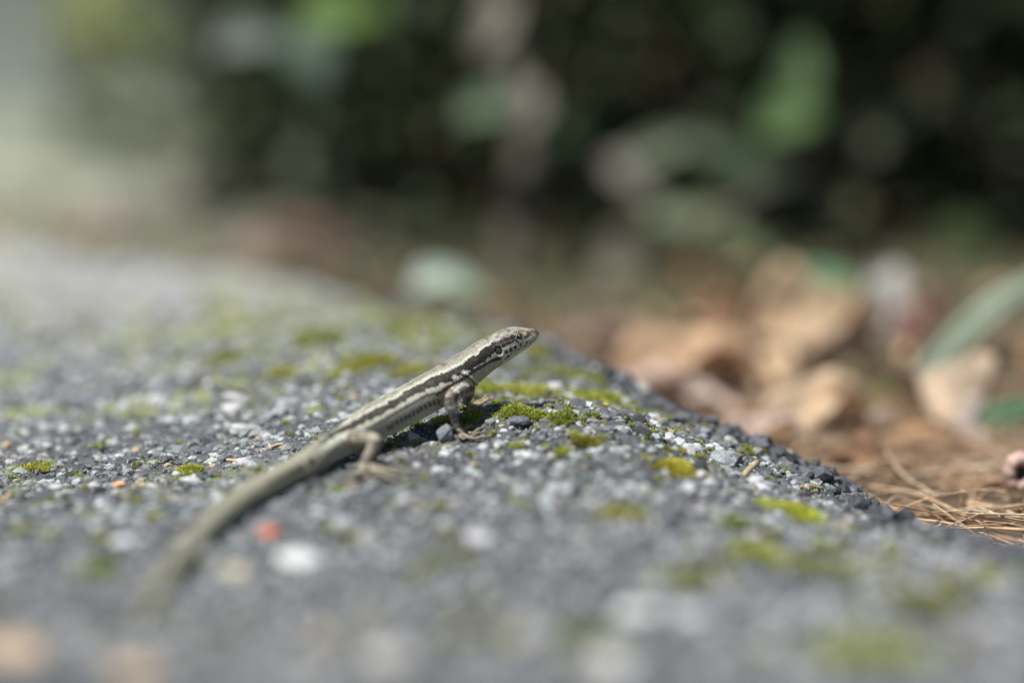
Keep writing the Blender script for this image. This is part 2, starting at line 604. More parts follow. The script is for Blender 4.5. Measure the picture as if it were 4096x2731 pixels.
# ------------------------------------------------------------------ moss
def moss_blades(n, rx, ry, h, r, zf=None, cx=0.0, cy=0.0, green=None, bl=0.0009, bw=0.00017):
    bl *= 1.3
    """n little pointed leaves in rosettes on a cushion of half-size rx, ry and height h"""
    k = max(3, n // 9)
    a = r.uniform(0, 2 * np.pi, k)
    q = np.sqrt(r.uniform(0, 1, k))
    p1, p2 = r.uniform(0, 6.3, 2)
    lob = 1 + 0.30 * np.sin(2 * a + p1) * (rx != ry) + 0.22 * np.sin(3 * a + p2) + .12 * np.sin(7 * a + p1)
    stray = r.uniform(size=k) < .18
    ox, oy = np.cos(a) * q * rx * lob, np.sin(a) * q * ry * lob
    top = h * np.sqrt(np.clip(1 - q ** 2, 0, 1)) * r.uniform(0.5, 1.15, k)
    ox, oy = np.where(stray, ox * 1.6, ox), np.where(stray, oy * 1.6, oy)
    top = np.where(stray, top * .12, top)
    gz = zf(cx + ox, cy + oy) if zf is not None else np.zeros(k)
    idx = r.integers(0, k, n)
    az = r.uniform(0, 2 * np.pi, n)
    el = r.uniform(0.35, 1.45, n)
    lean = np.stack([ox[idx] / rx * 0.5, oy[idx] / ry * 0.5, np.zeros(n)], 1)
    dr = np.stack([np.cos(az) * np.cos(el), np.sin(az) * np.cos(el), np.sin(el)], 1) + lean
    dr /= np.linalg.norm(dr, axis=1)[:, None]
    L = bl * r.uniform(0.7, 1.5, n)
    base = np.stack([ox[idx], oy[idx], gz[idx] + top[idx] * r.uniform(0.35, 1.0, n)], 1)
    sd = np.cross(dr, np.array([0, 0, 1.0]) + 0.3 * r.normal(size=(n, 3)))
    sd /= np.linalg.norm(sd, axis=1)[:, None] + 1e-9
    w = bw * r.uniform(0.8, 1.4, n)
    mid = base + dr * (L * 0.45)[:, None]
    tip = base + dr * L[:, None] + np.array([0, 0, -0.12])[None] * L[:, None]
    V = np.stack([base, mid + sd * w[:, None], tip, mid - sd * w[:, None]], 1).reshape(-1, 3)
    F = np.arange(4 * n).reshape(n, 4)
    base_c = np.array(green if green else (0.20, 0.26, 0.03))
    cc = base_c[None] * r.uniform(0.6, 1.35, (n, 1))
    yel = r.uniform(size=n) < 0.14
    cc[yel] = np.array([0.42, 0.40, 0.10]) * r.uniform(.7, 1.1, (yel.sum(), 1))
    brn = r.uniform(size=n) < 0.10
    cc[brn] = np.array([0.16, 0.09, 0.03])
    C_ = np.repeat(cc, 4, axis=0)
    # a low solid cushion of stems and old leaves under the blades
    m = 10
    th = np.linspace(0, 2 * np.pi, m, endpoint=False)
    cv, cf = [[0, 0, h * 0.8]], []
    for j, s_ in enumerate((0.5, 0.9)):
        for t_ in th:
            jx, jy = math.cos(t_) * rx * s_ * .8, math.sin(t_) * ry * s_ * .8
            cv.append([jx, jy, h * (0.62 if j == 0 else -0.15)])
    for i in range(m):
        j2 = (i + 1) % m
        cf.append([0, 1 + i, 1 + j2, 1 + j2])
        cf.append([1 + i, 1 + m + i, 1 + m + j2, 1 + j2])
    cv = np.array(cv)
    if zf is not None:
        cv[:, 2] += zf(cx + cv[:, 0], cy + cv[:, 1])
    cfq = [f for f in cf]
    Fc = np.array(cfq) + len(V)
    cc2 = np.tile(np.array([0.20, 0.21, 0.04]), (len(cv), 1)) * r.uniform(.7, 1.2, (len(cv), 1))
    return np.vstack([V, cv]), np.vstack([F, Fc]), np.vstack([C_, cc2])


def tri_fix(F):
    """quads with a doubled corner become triangles"""
    a = F[F[:, 2] == F[:, 3]][:, :3]
    b = F[F[:, 2] != F[:, 3]]
    return np.vstack([a, b[:, [0, 1, 2]], b[:, [0, 2, 3]]])


r2 = np.random.default_rng(9)
G1, G2, G3 = (0.37, 0.42, 0.075), (0.27, 0.32, 0.07), (0.47, 0.48, 0.12)
# px, py, half width px, half height-depth px, height mm, colour, label
TUFTS = [
    (1890, 1668, 30, 0.9, 2.2, G2, 'dark green moss tuft between the near and the far front foot of the lizard'),
    (2055, 1652, 48, 0.8, 2.6, G1, 'bright moss tuft with a brown speck in front of the far foot of the lizard'),
    (2252, 1684, 46, 0.8, 3.2, G2, 'domed olive moss cushion in sharp focus on dark stones, rightmost sharp one'),
    (2156, 1668, 24, 0.8, 1.8, G1, 'small moss tuft between the speckled bright tuft and the domed olive cushion'),
    (2372, 1606, 42, 0.8, 2.0, G3, 'yellow green moss tuft in front of the long mossy ridge on the crest'),
    (2410, 1590, 95, 0.7, 2.4, G1, 'long low moss ridge along the crest of the asphalt'),
    (2120, 1572, 80, 0.8, 2.4, G3, 'wide soft moss patch on the crest beyond the dark upright chip'),
    (2290, 1500, 110, 0.7, 2.6, G1, 'large blurred moss cushion farthest back on the crest, right of the lizard'),
    (1762, 1692, 24, 0.8, 2.2, G3, 'bright star shaped moss tuft under the belly beside the front leg'),
    (1950, 1560, 60, 0.8, 2.2, G1, 'blurred moss patch just under the throat of the lizard'),
    (1490, 1450, 75, 0.9, 4.0, (0.46, 0.46, 0.06), 'tall yellow moss mound behind the back of the lizard'),
    (1380, 1500, 50, 0.8, 2.6, G3, 'lower yellow moss patch beside the tall mound behind the lizard'),
    (765, 1890, 42, 0.8, 1.7, G1, 'moss tuft on open asphalt left of the tail of the lizard'),
    (150, 1872, 38, 0.8, 1.4, G3, 'sparse moss tuft near the far left rim of the path in focus'),
    (2345, 1776, 32, 0.9, 2.4, (0.26, 0.25, 0.04), 'olive yellow moss tuft in front of the domed cushion'),
    (2240, 1820, 26, 0.9, 1.6, G1, 'small blurred moss tuft nearest the camera below the domed cushion'),
    (2690, 1880, 70, 0.8, 2.2, (0.50, 0.46, 0.06), 'orange tipped moss patch on the right slope of the asphalt'),
    (2480, 2060, 60, 0.8, 2.2, (0.42, 0.42, 0.08), 'blurred olive moss tuft in the middle of the near slope'),
    (3190, 2060, 85, 0.7, 3.0, (0.50, 0.54, 0.07), 'brightest lime moss clump on the right slope near the edge'),
    (2960, 2100, 55, 0.8, 2.0, G2, 'dull moss tuft left of the bright lime clump'),
    (3030, 2230, 60, 0.8, 3.0, (0.44, 0.48, 0.05), 'vivid moss clump near the camera below the bright lime clump'),
    (3474, 2630, 120, 0.7, 3.2, (0.40, 0.44, 0.06), 'large blurred moss patch nearest the bottom right of the path'),
    (1654, 1290, 150, 0.9, 3.0, G3, 'wide soft yellow moss film on the far shoulder above the back of the lizard'),
    (1640, 1490, 60, 0.8, 2.4, G3, 'yellow moss patch touching the outline of the neck from behind'),
    (905, 1435, 60, 0.9, 2.2, G1, 'blurred green moss patch far out on the open path at the left'),
    (1115, 1495, 55, 0.9, 2.0, G3, 'yellowish moss patch beyond the pale pebbles'),
    (975, 1320, 80, 0.9, 2.4, G3, 'faint moss patch on the far open path'),
    (1271, 1345, 95, 0.9, 2.6, G1, 'broad faint moss patch between the open path and the mossy shoulder'),
    (2200, 1420, 80, 0.8, 2.4, G3, 'strongly blurred moss strip just below the snout of the lizard'),
    (3291, 2290, 80, 0.8, 2.4, (0.30, 0.32, 0.10), 'pale olive moss patch on the near right slope'),
    (2751, 2320, 60, 0.8, 2.0, (0.30, 0.33, 0.10), 'small blurred moss spot on the near middle slope'),
    (3700, 2420, 90, 0.8, 2.0, (0.24, 0.27, 0.08), 'dim moss patch toward the bottom right corner'),
    (2333, 2560, 70, 0.8, 2.0, (0.22, 0.28, 0.10), 'dim green moss spot between the pale blurred pebbles'),
    (385, 2290, 42, 0.9, 2.2, (0.24, 0.33, 0.04), 'green moss tuft left of the tail tip'),
]
for (px, py, hw, asp, hmm, gcol, lab) in TUFTS:
    c = hit(px, py)
    d = c[1] * cp - (c[2] - CAM_H) * sp
    rx = hw * (1.3 if hw > 28 else 1.1) / FPX * d
    gcol = tuple(min(.7, q * (1.25 if d < .55 else 1.0)) for q in gcol)
    hmm = hmm * (.75 if d > .55 else 1)
    ry = rx * asp
    cx, cy, cz = float(c[0]), float(c[1]), float(z_top(c[0], c[1]))
    nb = int(min(4200, 260 + 2.2e8 * rx * ry * (0.5 if abs(d - .5) > .08 else 1)))
    bl = 0.0009 if abs(d - .5) < .08 else 0.0014
    Vm, Fm, Cm = moss_blades(nb, rx, ry, hmm * 0.001, r2, lambda a, b: z_top(a, b) - cz, cx, cy, gcol, bl=bl, bw=0.00017 if bl < .001 else .0003)
    o = link('moss_tuft', mesh_np('moss_tuft', Vm, tri_fix(Fm), Cm), M_moss, loc=(cx, cy, cz - 0.0002))
    tag(o, lab, 'moss', 'moss tufts on the asphalt')

# sprinkled tiny moss sprigs nobody could count
Vs, Fs, Cs, off = [], [], [], 0
cnt = 0
while cnt < 620:
    if cnt < 260:
        x = r2.normal(0.02, 0.05); y = r2.uniform(0.46, 0.66)
    else:
        y = r2.uniform(0.31, 1.0); x = r2.uniform(-.36, .36) * y
    if edge_dist(np.array([x]), np.array([y]))[0] > -0.002:
        continue
    if cnt >= 260 and vnoise(x * 22, y * 22, 4) < 0.15:
        cnt += 0
        if r2.uniform() < .8:
            continue
    cnt += 1
    k = r2.uniform(0.5, 1.0) * (1 + 1.2 * max(0, y - .6) / .4)
    rx = 0.0013 * k * (1 + r2.uniform() ** 3 * 1.8)
    z0 = float(z_top(x, y))
    gcol = [G1, G2, G3][r2.integers(0, 3)]
    Vm, Fm, Cm = moss_blades(int(50 + 55 * (rx / .0013) ** 2), rx, rx * .85, 0.0009 * k, r2, None, x, y, gcol, bl=.0008 if .42 < y < .6 else .0013, bw=.00016 if .42 < y < .6 else .0003)
    Vs.append(Vm + np.array([x, y, z0])); Fs.append(tri_fix(Fm) + off); Cs.append(Cm); off += len(Vm)
o = link('moss', mesh_np('moss', np.vstack(Vs), np.vstack(Fs), np.vstack(Cs)), M_moss)
tag(o, 'scattered tiny sprigs of yellow green moss all over the asphalt', 'moss', kind='stuff')

# ------------------------------------------------------------------ single chips and bits lying on the asphalt
def chip(name, px, py, size_px, dims, col, label, cat, seed, lift=0.3, rot=(0, 0, 0), rough=0.6, bump=(1500, 0.0002), group=None):
    c = hit(px, py)
    d = c[1] * cp - (c[2] - CAM_H) * sp
    s = size_px / FPX * d
    pv, pf = rock_proto(3, seed, 10)
    pv = pv / np.abs(pv).max(0) * np.array(dims) * s
    pv = pv + 0.04 * s * np.stack([vnoise(pv[:, 0] / s * 3 + seed, pv[:, 1] / s * 3 + k_, k_) for k_ in range(3)], 1)
    m = new_mat(name + '_surface', col, rough=rough, noise=(900, 0.25), bump=bump)
    o = link(name, mesh_np(name, pv, pf), m)
    o.location = (c[0], c[1], float(z_top(c[0], c[1])) + dims[2] * s * lift)
    o.rotation_euler = rot
    tag(o, label, cat, group)
    return o


WG = 'pale pebbles lying loose on the asphalt'
chip('red_chip', 1075, 2140, 52, (1, .8, .42), (0.55, 0.10, 0.03), 'orange red chip lying on the grey asphalt beside the tail', 'chip', 1, .5)
chip('orange_chip', 480, 1948, 28, (1, .8, .7), (0.62, 0.36, 0.18), 'small pale orange chip on open asphalt left of the tail', 'chip', 2, .5)
chip('pebble', 992, 1738, 75, (1, .75, .5), (0.36, 0.37, 0.355), 'largest flat grey pebble behind the tail base, with a pointed end', 'pebble', 3, .3, (0, 0.1, .3), group=WG)
chip('pebble', 925, 1650, 58, (1, .8, .5), (0.44, 0.44, 0.43), 'pale rounded pebble just beyond the largest flat grey one', 'pebble', 4, .4, (0, 0, .6), group=WG)
chip('pebble', 940, 1608, 50, (1, .8, .5), (0.50, 0.49, 0.48), 'farthest of the three pale pebbles behind the tail base', 'pebble', 5, .4, (0, .2, .1), group=WG)
chip('pebble', 1118, 1660, 34, (1, .8, .8), (0.33, 0.34, 0.34), 'small squarish grey pebble between the pebble trio and the lizard', 'pebble', 6, .5, (0.3, 0, .1), group=WG)
chip('pebble', 1775, 1765, 42, (1, .9, 1.15), (0.16, 0.17, 0.195), 'bluish upright stone just behind the near front foot of the lizard', 'pebble', 7, .5, (0.2, 0.1, .1), group=None)
chip('pebble', 2075, 1700, 55, (1, .7, .55), (0.10, 0.105, 0.125), 'dark pitted stone in front of the speckled moss tuft', 'pebble', 8, .3, (0, 0, .1))
chip('pebble', 2195, 1592, 14, (.8, .7, 1.4), (0.07, 0.07, 0.085), 'small dark chip standing upright on the crest among moss', 'pebble', 9, .9, (0, .2, .1))
chip('pebble', 2420, 1628, 12, (1, .9, .8), (0.62, 0.50, 0.30), 'tiny amber grain on the crest beside the moss ridge', 'pebble', 10, .9)
chip('pebble', 2340, 1625, 34, (1, .8, .5), (0.50, 0.50, 0.52), 'small white chip on the crest under the yellow green tuft', 'pebble', 11, .4)
chip('pebble', 2650, 1690, 30, (1, .8, .5), (0.22, 0.21, 0.16), 'flat olive grey stone on the right shoulder of the crest', 'pebble', 12, .5, (0, .15, .2))
chip('pebble', 2725, 1695, 42, (1, .7, .55), (0.065, 0.068, 0.085), 'glossy black stone jutting out at the top of the broken edge', 'pebble', 13, .6, (0, .2, .1), rough=.4)
chip('pebble', 2925, 1778, 32, (1, .8, .7), (0.34, 0.33, 0.30), 'creamy white stone on the broken edge of the path', 'pebble', 14, .5, (0, .3, .1))
chip('pebble', 2900, 1850, 62, (1, .8, .6), (0.26, 0.28, 0.295), 'blurred pale stone below the creamy one on the edge', 'pebble', 15, .4, (0, .3, .1))
chip('pebble', 3565, 2025, 46, (1, .6, .5), (0.075, 0.078, 0.095), 'dark striped stone low on the broken edge', 'pebble', 16, .5, (0, .25, .1), rough=.45)
chip('pebble', 3690, 2075, 50, (1, .8, .9), (0.085, 0.075, 0.085), 'dark humped stone lowest on the broken edge', 'pebble', 17, .5, (0, .2, .1))
chip('pebble', 3150, 1865, 36, (1, .8, .75), (0.11, 0.115, 0.13), 'grey rounded stone halfway down the broken edge', 'pebble', 18, .5)
chip('pebble', 3130, 1820, 26, (1, .9, .9), (0.085, 0.088, 0.10), 'dark round stone stacked behind the grey one halfway down the edge', 'pebble', 19, .6)
chip('pebble', 960, 2075, 27, (1, .9, .8), (0.60, 0.62, 0.60), 'round white pebble touching the shaded side of the tail', 'pebble', 20, .5, group=WG)
chip('pebble', 835, 2232, 40, (1, .9, .6), (0.42, 0.45, 0.47), 'pale blue pebble beside the tail toward its tip', 'pebble', 21, .5, group=WG)
chip('pebble', 1205, 2255, 110, (1, .7, .4), (0.52, 0.53, 0.52), 'broad white stone below the orange red chip', 'pebble', 22, .3, group=WG)
chip('pebble', 945, 2300, 52, (1, .9, .6), (0.55, 0.50, 0.36), 'cream pebble between the tail tip and the broad white stone', 'pebble', 23, .4, group=WG)
chip('pebble', 2540, 2470, 90, (1, .8, .5), (0.56, 0.56, 0.54), 'large pale blurred pebble in the middle of the near slope', 'pebble', 24, .4, group=WG)
chip('pebble', 2780, 2480, 80, (1, .8, .5), (0.44, 0.45, 0.48), 'bluish blurred pebble beside the large pale one on the near slope', 'pebble', 25, .4, group=WG)
chip('pebble', 2480, 2670, 120, (1, .7, .4), (0.50, 0.49, 0.47), 'broad pale stone at the bottom middle of the path', 'pebble', 26, .3, group=WG)
chip('pebble', 500, 2190, 70, (1, .7, .5), (0.50, 0.50, 0.51), 'pale stone on the near path left of the tail', 'pebble', 27, .4, group=WG)
chip('pebble', 1900, 2160, 75, (1, .7, .45), (0.47, 0.46, 0.47), 'wide pale stone on the near path right of the orange red chip', 'pebble', 28, .3, group=WG)
chip('pebble', 2100, 1830, 36, (1, .9, .6), (0.52, 0.53, 0.53), 'bright small stone in front of the dark pitted stone', 'pebble', 29, .5, group=WG)
chip('pebble', 1560, 2660, 130, (1, .7, .4), (0.38, 0.36, 0.33), 'wide warm grey stone at the bottom left of centre', 'pebble', 30, .3, group=WG)
for k, (px, py, ls, rz, lab) in enumerate(((540, 2700, 135, .3, 'dry tan leaf scrap lying closest to the camera below the tail tip'),
                                          (70, 2620, 170, -.5, 'big pale tan leaf scrap in the bottom left corner'))):
    chip('leaf_scrap', px, py, ls, (1, .6, .12), (0.50, 0.36, 0.22) if k == 0 else (0.40, 0.30, 0.20), lab, 'leaf scrap', 40 + k, 1.0, (.15, .1, rz), rough=.8)


def tube_np(pts, rad, seg=10, closed_tip=True, flat=1.0):
    """tube along pts (n,3) with radii rad; ends closed with rounded caps"""
    pts, rad = np.asarray(pts, float), np.asarray(rad, float)
    t = np.gradient(pts, axis=0)
    t /= np.linalg.norm(t, axis=1)[:, None] + 1e-12
    # caps
    cap = np.sin(np.linspace(0.15, math.pi / 2, 4))[:-1]
    cdz = 1 - np.cos(np.linspace(0.15, math.pi / 2, 4))[:-1] 
    head_p = [pts[0] - t[0] * rad[0] * math.cos(a_) for a_ in np.linspace(0.15, math.pi / 2, 4)[:-1]]
    tail_p = [pts[-1] + t[-1] * rad[-1] * math.cos(a_) for a_ in np.linspace(0.15, math.pi / 2, 4)[:-1]][::-1]
    P_ = np.vstack([head_p, pts, tail_p])
    R_ = np.r_[rad[0] * cap, rad, (rad[-1] * cap)[::-1]]
    T_ = np.vstack([np.repeat(t[:1], 3, 0), t, np.repeat(t[-1:], 3, 0)])
    up = np.array([0, 0, 1.0])
    if abs(T_[0] @ up) > .95:
        up = np.array([0, 1.0, 0])
    Vv = []
    for p_, r_, t_ in zip(P_, R_, T_):
        s_ = np.cross(t_, up); s_ /= np.linalg.norm(s_) + 1e-12
        u_ = np.cross(s_, t_)
        up = u_
        a_ = np.linspace(0, 2 * math.pi, seg, endpoint=False)
        Vv.append(p_ + r_ * (np.cos(a_)[:, None] * s_ + flat * np.sin(a_)[:, None] * u_))
    n_ = len(P_)
    Vv = np.vstack(Vv + [P_[:1] - T_[:1] * 0, P_[-1:] + T_[-1:] * 0])
    Fv = []
    for i in range(n_ - 1):
        for j in range(seg):
            j2 = (j + 1) % seg
            Fv.append([i * seg + j, i * seg + j2, (i + 1) * seg + j2]); Fv.append([i * seg + j, (i + 1) * seg + j2, (i + 1) * seg + j])
    for j in range(seg):
        j2 = (j + 1) % seg
        Fv.append([n_ * seg, j2, j])
        Fv.append([n_ * seg + 1, (n_ - 1) * seg + j, (n_ - 1) * seg + j2])
    return Vv, np.array(Fv)


def spline(pts, n):
    """Catmull-Rom through pts (rows may hold more than 3 values)"""
    p = np.asarray(pts, float)
    p = np.vstack([2 * p[0] - p[1], p, 2 * p[-1] - p[-2]])
    m = len(p) - 3
    out = []
    for u in np.linspace(0, m, n):
        i = min(int(u), m - 1)
        t = u - i
        a, b, c_, d = p[i], p[i + 1], p[i + 2], p[i + 3]
        out.append(0.5 * ((2 * b) + (-a + c_) * t + (2 * a - 5 * b + 4 * c_ - d) * t * t + (-a + 3 * b - 3 * c_ + d) * t ** 3))
    return np.array(out)


def merge(parts):
    Vs, Fs, off = [], [], 0
    for v, f in parts:
        Vs.append(v); Fs.append(f + off); off += len(v)
    return np.vstack(Vs), np.vstack(Fs)


# sticks and straws lying on the asphalt
M_straw = new_mat('straw', (0.50, 0.34, 0.20), rough=0.7, noise=(400, 0.25))
M_twig = new_mat('twig', (0.20, 0.13, 0.09), rough=0.8, noise=(400, 0.25))
M_stalk = new_mat('dry_stalk', (0.36, 0.30, 0.19), rough=0.8, noise=(600, 0.4), bump=(900, .0004))
STR = [((2660, 1662, .0004), (2755, 1722, .0006), .00028, M_straw, 'thin orange straw poking over the broken edge'),
       ((2975, 1900, .0005), (3025, 1850, .004), .0010, M_stalk, 'stubby tan stalk standing on the right slope of the edge'),
       ((1045, 1798, .0008), (1090, 1830, .0004), .00028, M_twig, 'short dark twig beside the tail base'),
       ((1130, 1775, .001), (1075, 1792, .0007), .0005, M_straw, 'pale curved splinter close behind the tail base'),
       ((905, 1838, .0006), (965, 1858, .0006), .0005, M_straw, 'tan splinter on the asphalt left of the tail base'),
       ((3205, 1945, .0008), (3280, 1952, .0008), .0005, M_straw, 'short straw on the lower broken edge'),
       ((3390, 1978, .0008), (3440, 1998, .0006), .0005, M_straw, 'orange brown straw bit lower down on the broken edge'),
       ((0, 2010, .0008), (45, 1975, .001), .0006, M_straw, 'tan splinter at the left rim of the path')]
for a, b, rr, mm, lab in STR:
    pa, pb = hit(a[0], a[1], a[2]), hit(b[0], b[1], b[2])
    mid = (pa + pb) / 2 + np.array([0.0004, 0.0006, 0.0003])
    pp = spline([pa, mid, pb], 8)
    v, f = tube_np(pp - pa, np.full(8, rr), 7)
    tag(link('straw' if mm is M_straw else 'twig', mesh_np('straw', v, f, smooth=True), mm, loc=pa), lab, 'straw' if mm is M_straw else 'twig')
# ------------------------------------------------------------------ the lizard
# spine stations: px, py of the body's centre line, height across in px, depth (None: resting on the path), width/height ratio
ST = [
    (2154, 1327, 8, .503), (2150, 1329, 26, .503), (2142, 1333, 40, .503), (2130, 1339, 56, .5025), (2112, 1346, 74, .502), (2085, 1354, 98, .5015),
    (2055, 1362, 116, .501), (2022, 1378, 124, .500), (1996, 1393, 128, .4995), (1968, 1408, 129, .499), (1938, 1425, 131, .498), (1910, 1446, 134, .497),
    (1880, 1468, 138, .496), (1850, 1489, 144, .495), (1811, 1514, 150, .4935), (1760, 1546, 152, .492), (1695, 1582, 153, .490),
    (1627, 1620, 154, .4875), (1560, 1656, 154, .4845), (1490, 1692, 150, .481), (1425, 1729, 138, .4775), (1375, 1758, 126, .4745),
    (1310, 1796, 118, .470), (1240, 1838, 114, None), (1110, 1914, 108, None), (982, 1991, 102, None), (885, 2062, 96, None), (799, 2143, 86, None),
    (712, 2243, 74, None), (638, 2345, 62, None), (580, 2440, 48, None), (540, 2515, 22, None)]
rows = []
for i, (px, py, w, d) in enumerate(ST):
    if d is None:
        r_ = w / 2 / FPX * 0.46
        p_ = hit(px, py, r_ * 0.95, lambda a, b: z_top(a, b, False))
        d = p_[1] * cp - (p_[2] - CAM_H) * sp
        # ease the tail base down on to the path
    p_ = P(px, py, d)
    rows.append([*p_, w / 2 / FPX * d])
rows = np.array(rows)
# smooth the depth joint at the tail base
for _ in range(2):
    for i in (21, 22, 23, 24):
        rows[i, 1] = 0.5 * rows[i, 1] + 0.25 * (rows[i - 1, 1] + rows[i + 1, 1])
SP = spline(rows, 700)
ORG = np.array([0.0, 0.5, 0.0])
spine = (SP[:, :3] - ORG) * 1000.0            # millimetres
srad = SP[:, 3] * 1000.0
seglen = np.r_[0, np.cumsum(np.linalg.norm(np.diff(spine, axis=0), axis=1))]
TT = np.gradient(spine, axis=0)
TT = -TT / np.linalg.norm(TT, axis=1)[:, None]      # forward, towards the snout
UP0 = np.array([0, 0, 1.0])
UU = UP0[None] - (TT @ UP0)[:, None] * TT
UU /= np.linalg.norm(UU, axis=1)[:, None]
SS = np.cross(TT, UU)                                # the animal's right side, which faces the camera
ust = np.linspace(0, len(ST) - 1, 700)               # station number of every sample
k_w = np.interp(ust, [0, 3, 6, 8, 10, 13, 17, 21, 24, 31], [0.98, 0.86, 0.88, 0.96, 0.92, 1.02, 1.08, 1.05, 1.0, 1.0])
k_h = np.interp(ust, [0, 3, 6, 8, 10, 13, 17, 21, 24, 31], [1.0, 1.0, 0.97, 0.97, 1.0, 1.0, 0.97, 0.96, 1.0, 1.0])
HW, HH = srad * k_w, srad * k_h


def section(u):
    """exponents of the cross-section: head flat on top, belly flat"""
    return np.interp(u, [0, 2, 6, 9, 13, 20, 24, 31], [2.2, 2.3, 2.45, 2.3, 2.15, 2.25, 2.1, 2.0])


NSEG = 40
rings = []
sel = np.unique(np.r_[np.arange(0, 330, 3), np.arange(330, 700, 5), 699])
phi = np.linspace(0, 2 * math.pi, NSEG, endpoint=False)
for i in sel:
    e = 2.0 / section(ust[i])
    cx_, cy_ = np.sin(phi), np.cos(phi)
    sx = np.sign(cx_) * np.abs(cx_) ** e
    sy = np.sign(cy_) * np.abs(cy_) ** e
    # the head narrows towards its flat roof
    headw = np.interp(ust[i], [0, 4, 7, 10], [0.10, 0.16, 0.12, 0.0])
    sx = sx * (1 - headw * np.clip(cy_, 0, 1) ** 2)
    rings.append(spine[i] + HW[i] * sx[:, None] * SS[i] + HH[i] * sy[:, None] * UU[i])
nr = len(rings)
BV = np.vstack(rings + [rings[0].mean(0)[None] + TT[0] * 0.3, rings[-1].mean(0)[None] - TT[-1] * 1.5])
BF = []
for i in range(nr - 1):
    for j in range(NSEG):
        j2 = (j + 1) % NSEG
        BF.append([i * NSEG + j, (i + 1) * NSEG + j, (i + 1) * NSEG + j2]); BF.append([i * NSEG + j, (i + 1) * NSEG + j2, i * NSEG + j2])
for j in range(NSEG):
    j2 = (j + 1) % NSEG
    BF.append([nr * NSEG, j, j2]); BF.append([nr * NSEG + 1, (nr - 1) * NSEG + j2, (nr - 1) * NSEG + j])
BF = np.array(BF)
body_bvh = BVHTree.FromPolygons([tuple(v) for v in BV], [tuple(f) for f in BF])
sp_kd = KDTree(700)
for i in range(700):
    sp_kd.insert(spine[i], i)
sp_kd.balance()
EYE_O = (np.array([0, 0, CAM_H]) - ORG) * 1000


def sphi(p):
    """(length along the spine, angle from the back's midline, sample) of a point in mm"""
    _, i, _ = sp_kd.find(p)
    q = p - spine[i]
    a = math.atan2(q @ SS[i] / HW[i], q @ UU[i] / HH[i])
    return seglen[i], a, i


def on_body(px, py):
    h = body_bvh.ray_cast(Vector(EYE_O), Vector(ray(px, py)).normalized())
    if h[0] is None:
        h = body_bvh.find_nearest(Vector(EYE_O + ray(px, py) * 495))
    return np.array(h[0]), np.array(h[1])


def curve_sphi(pts):
    out = sorted([sphi(on_body(*p)[0])[:2] for p in pts])
    return np.array([o_[0] for o_ in out]), np.array([o_[1] for o_ in out])


# ---- limbs: chains of (px, py, depth or None, height above path mm, radius mm)
def chain(pts):
    out = []
    for px, py, d, r_ in pts:
        p_ = P(px, py, d) if d is not None else hit(px, py, r_ * 0.001 + 0.0009)
        out.append([*((p_ - ORG) * 1000), r_])
    return np.array(out)


limbs = {
    'fore_near': [(1866, 1545, .4940, 3.0), (1843, 1560, .4892, 2.5), (1814, 1578, .4852, 2.1), (1801, 1594, .4838, 1.95), (1806, 1622, .4842, 2.1),
                  (1813, 1655, .4848, 1.7), (1819, 1686, .4855, 1.12), (1826, 1706, .486, 1.1)],
    'fore_far': [(1868, 1535, .500, 2.4), (1872, 1575, .504, 2.0), (1862, 1598, .506, 1.6), (1850, 1622, .507, 1.25)],
    'hind_near': [(1372, 1758, .4755, 3.2), (1410, 1754, .4705, 2.8), (1462, 1752, .4665, 2.3), (1500, 1762, .464, 1.95), (1494, 1788, .464, 1.95),
                  (1470, 1828, .4635, 1.6), (1447, 1868, .463, 1.15), (1445, 1888, None, 1.25)],
    'hind_far': [(1385, 1752, .479, 2.6), (1430, 1735, .484, 2.3), (1450, 1742, .486, 2.0), (1420, 1760, .486, 1.6), (1405, 1763, None, 1.1)],
}
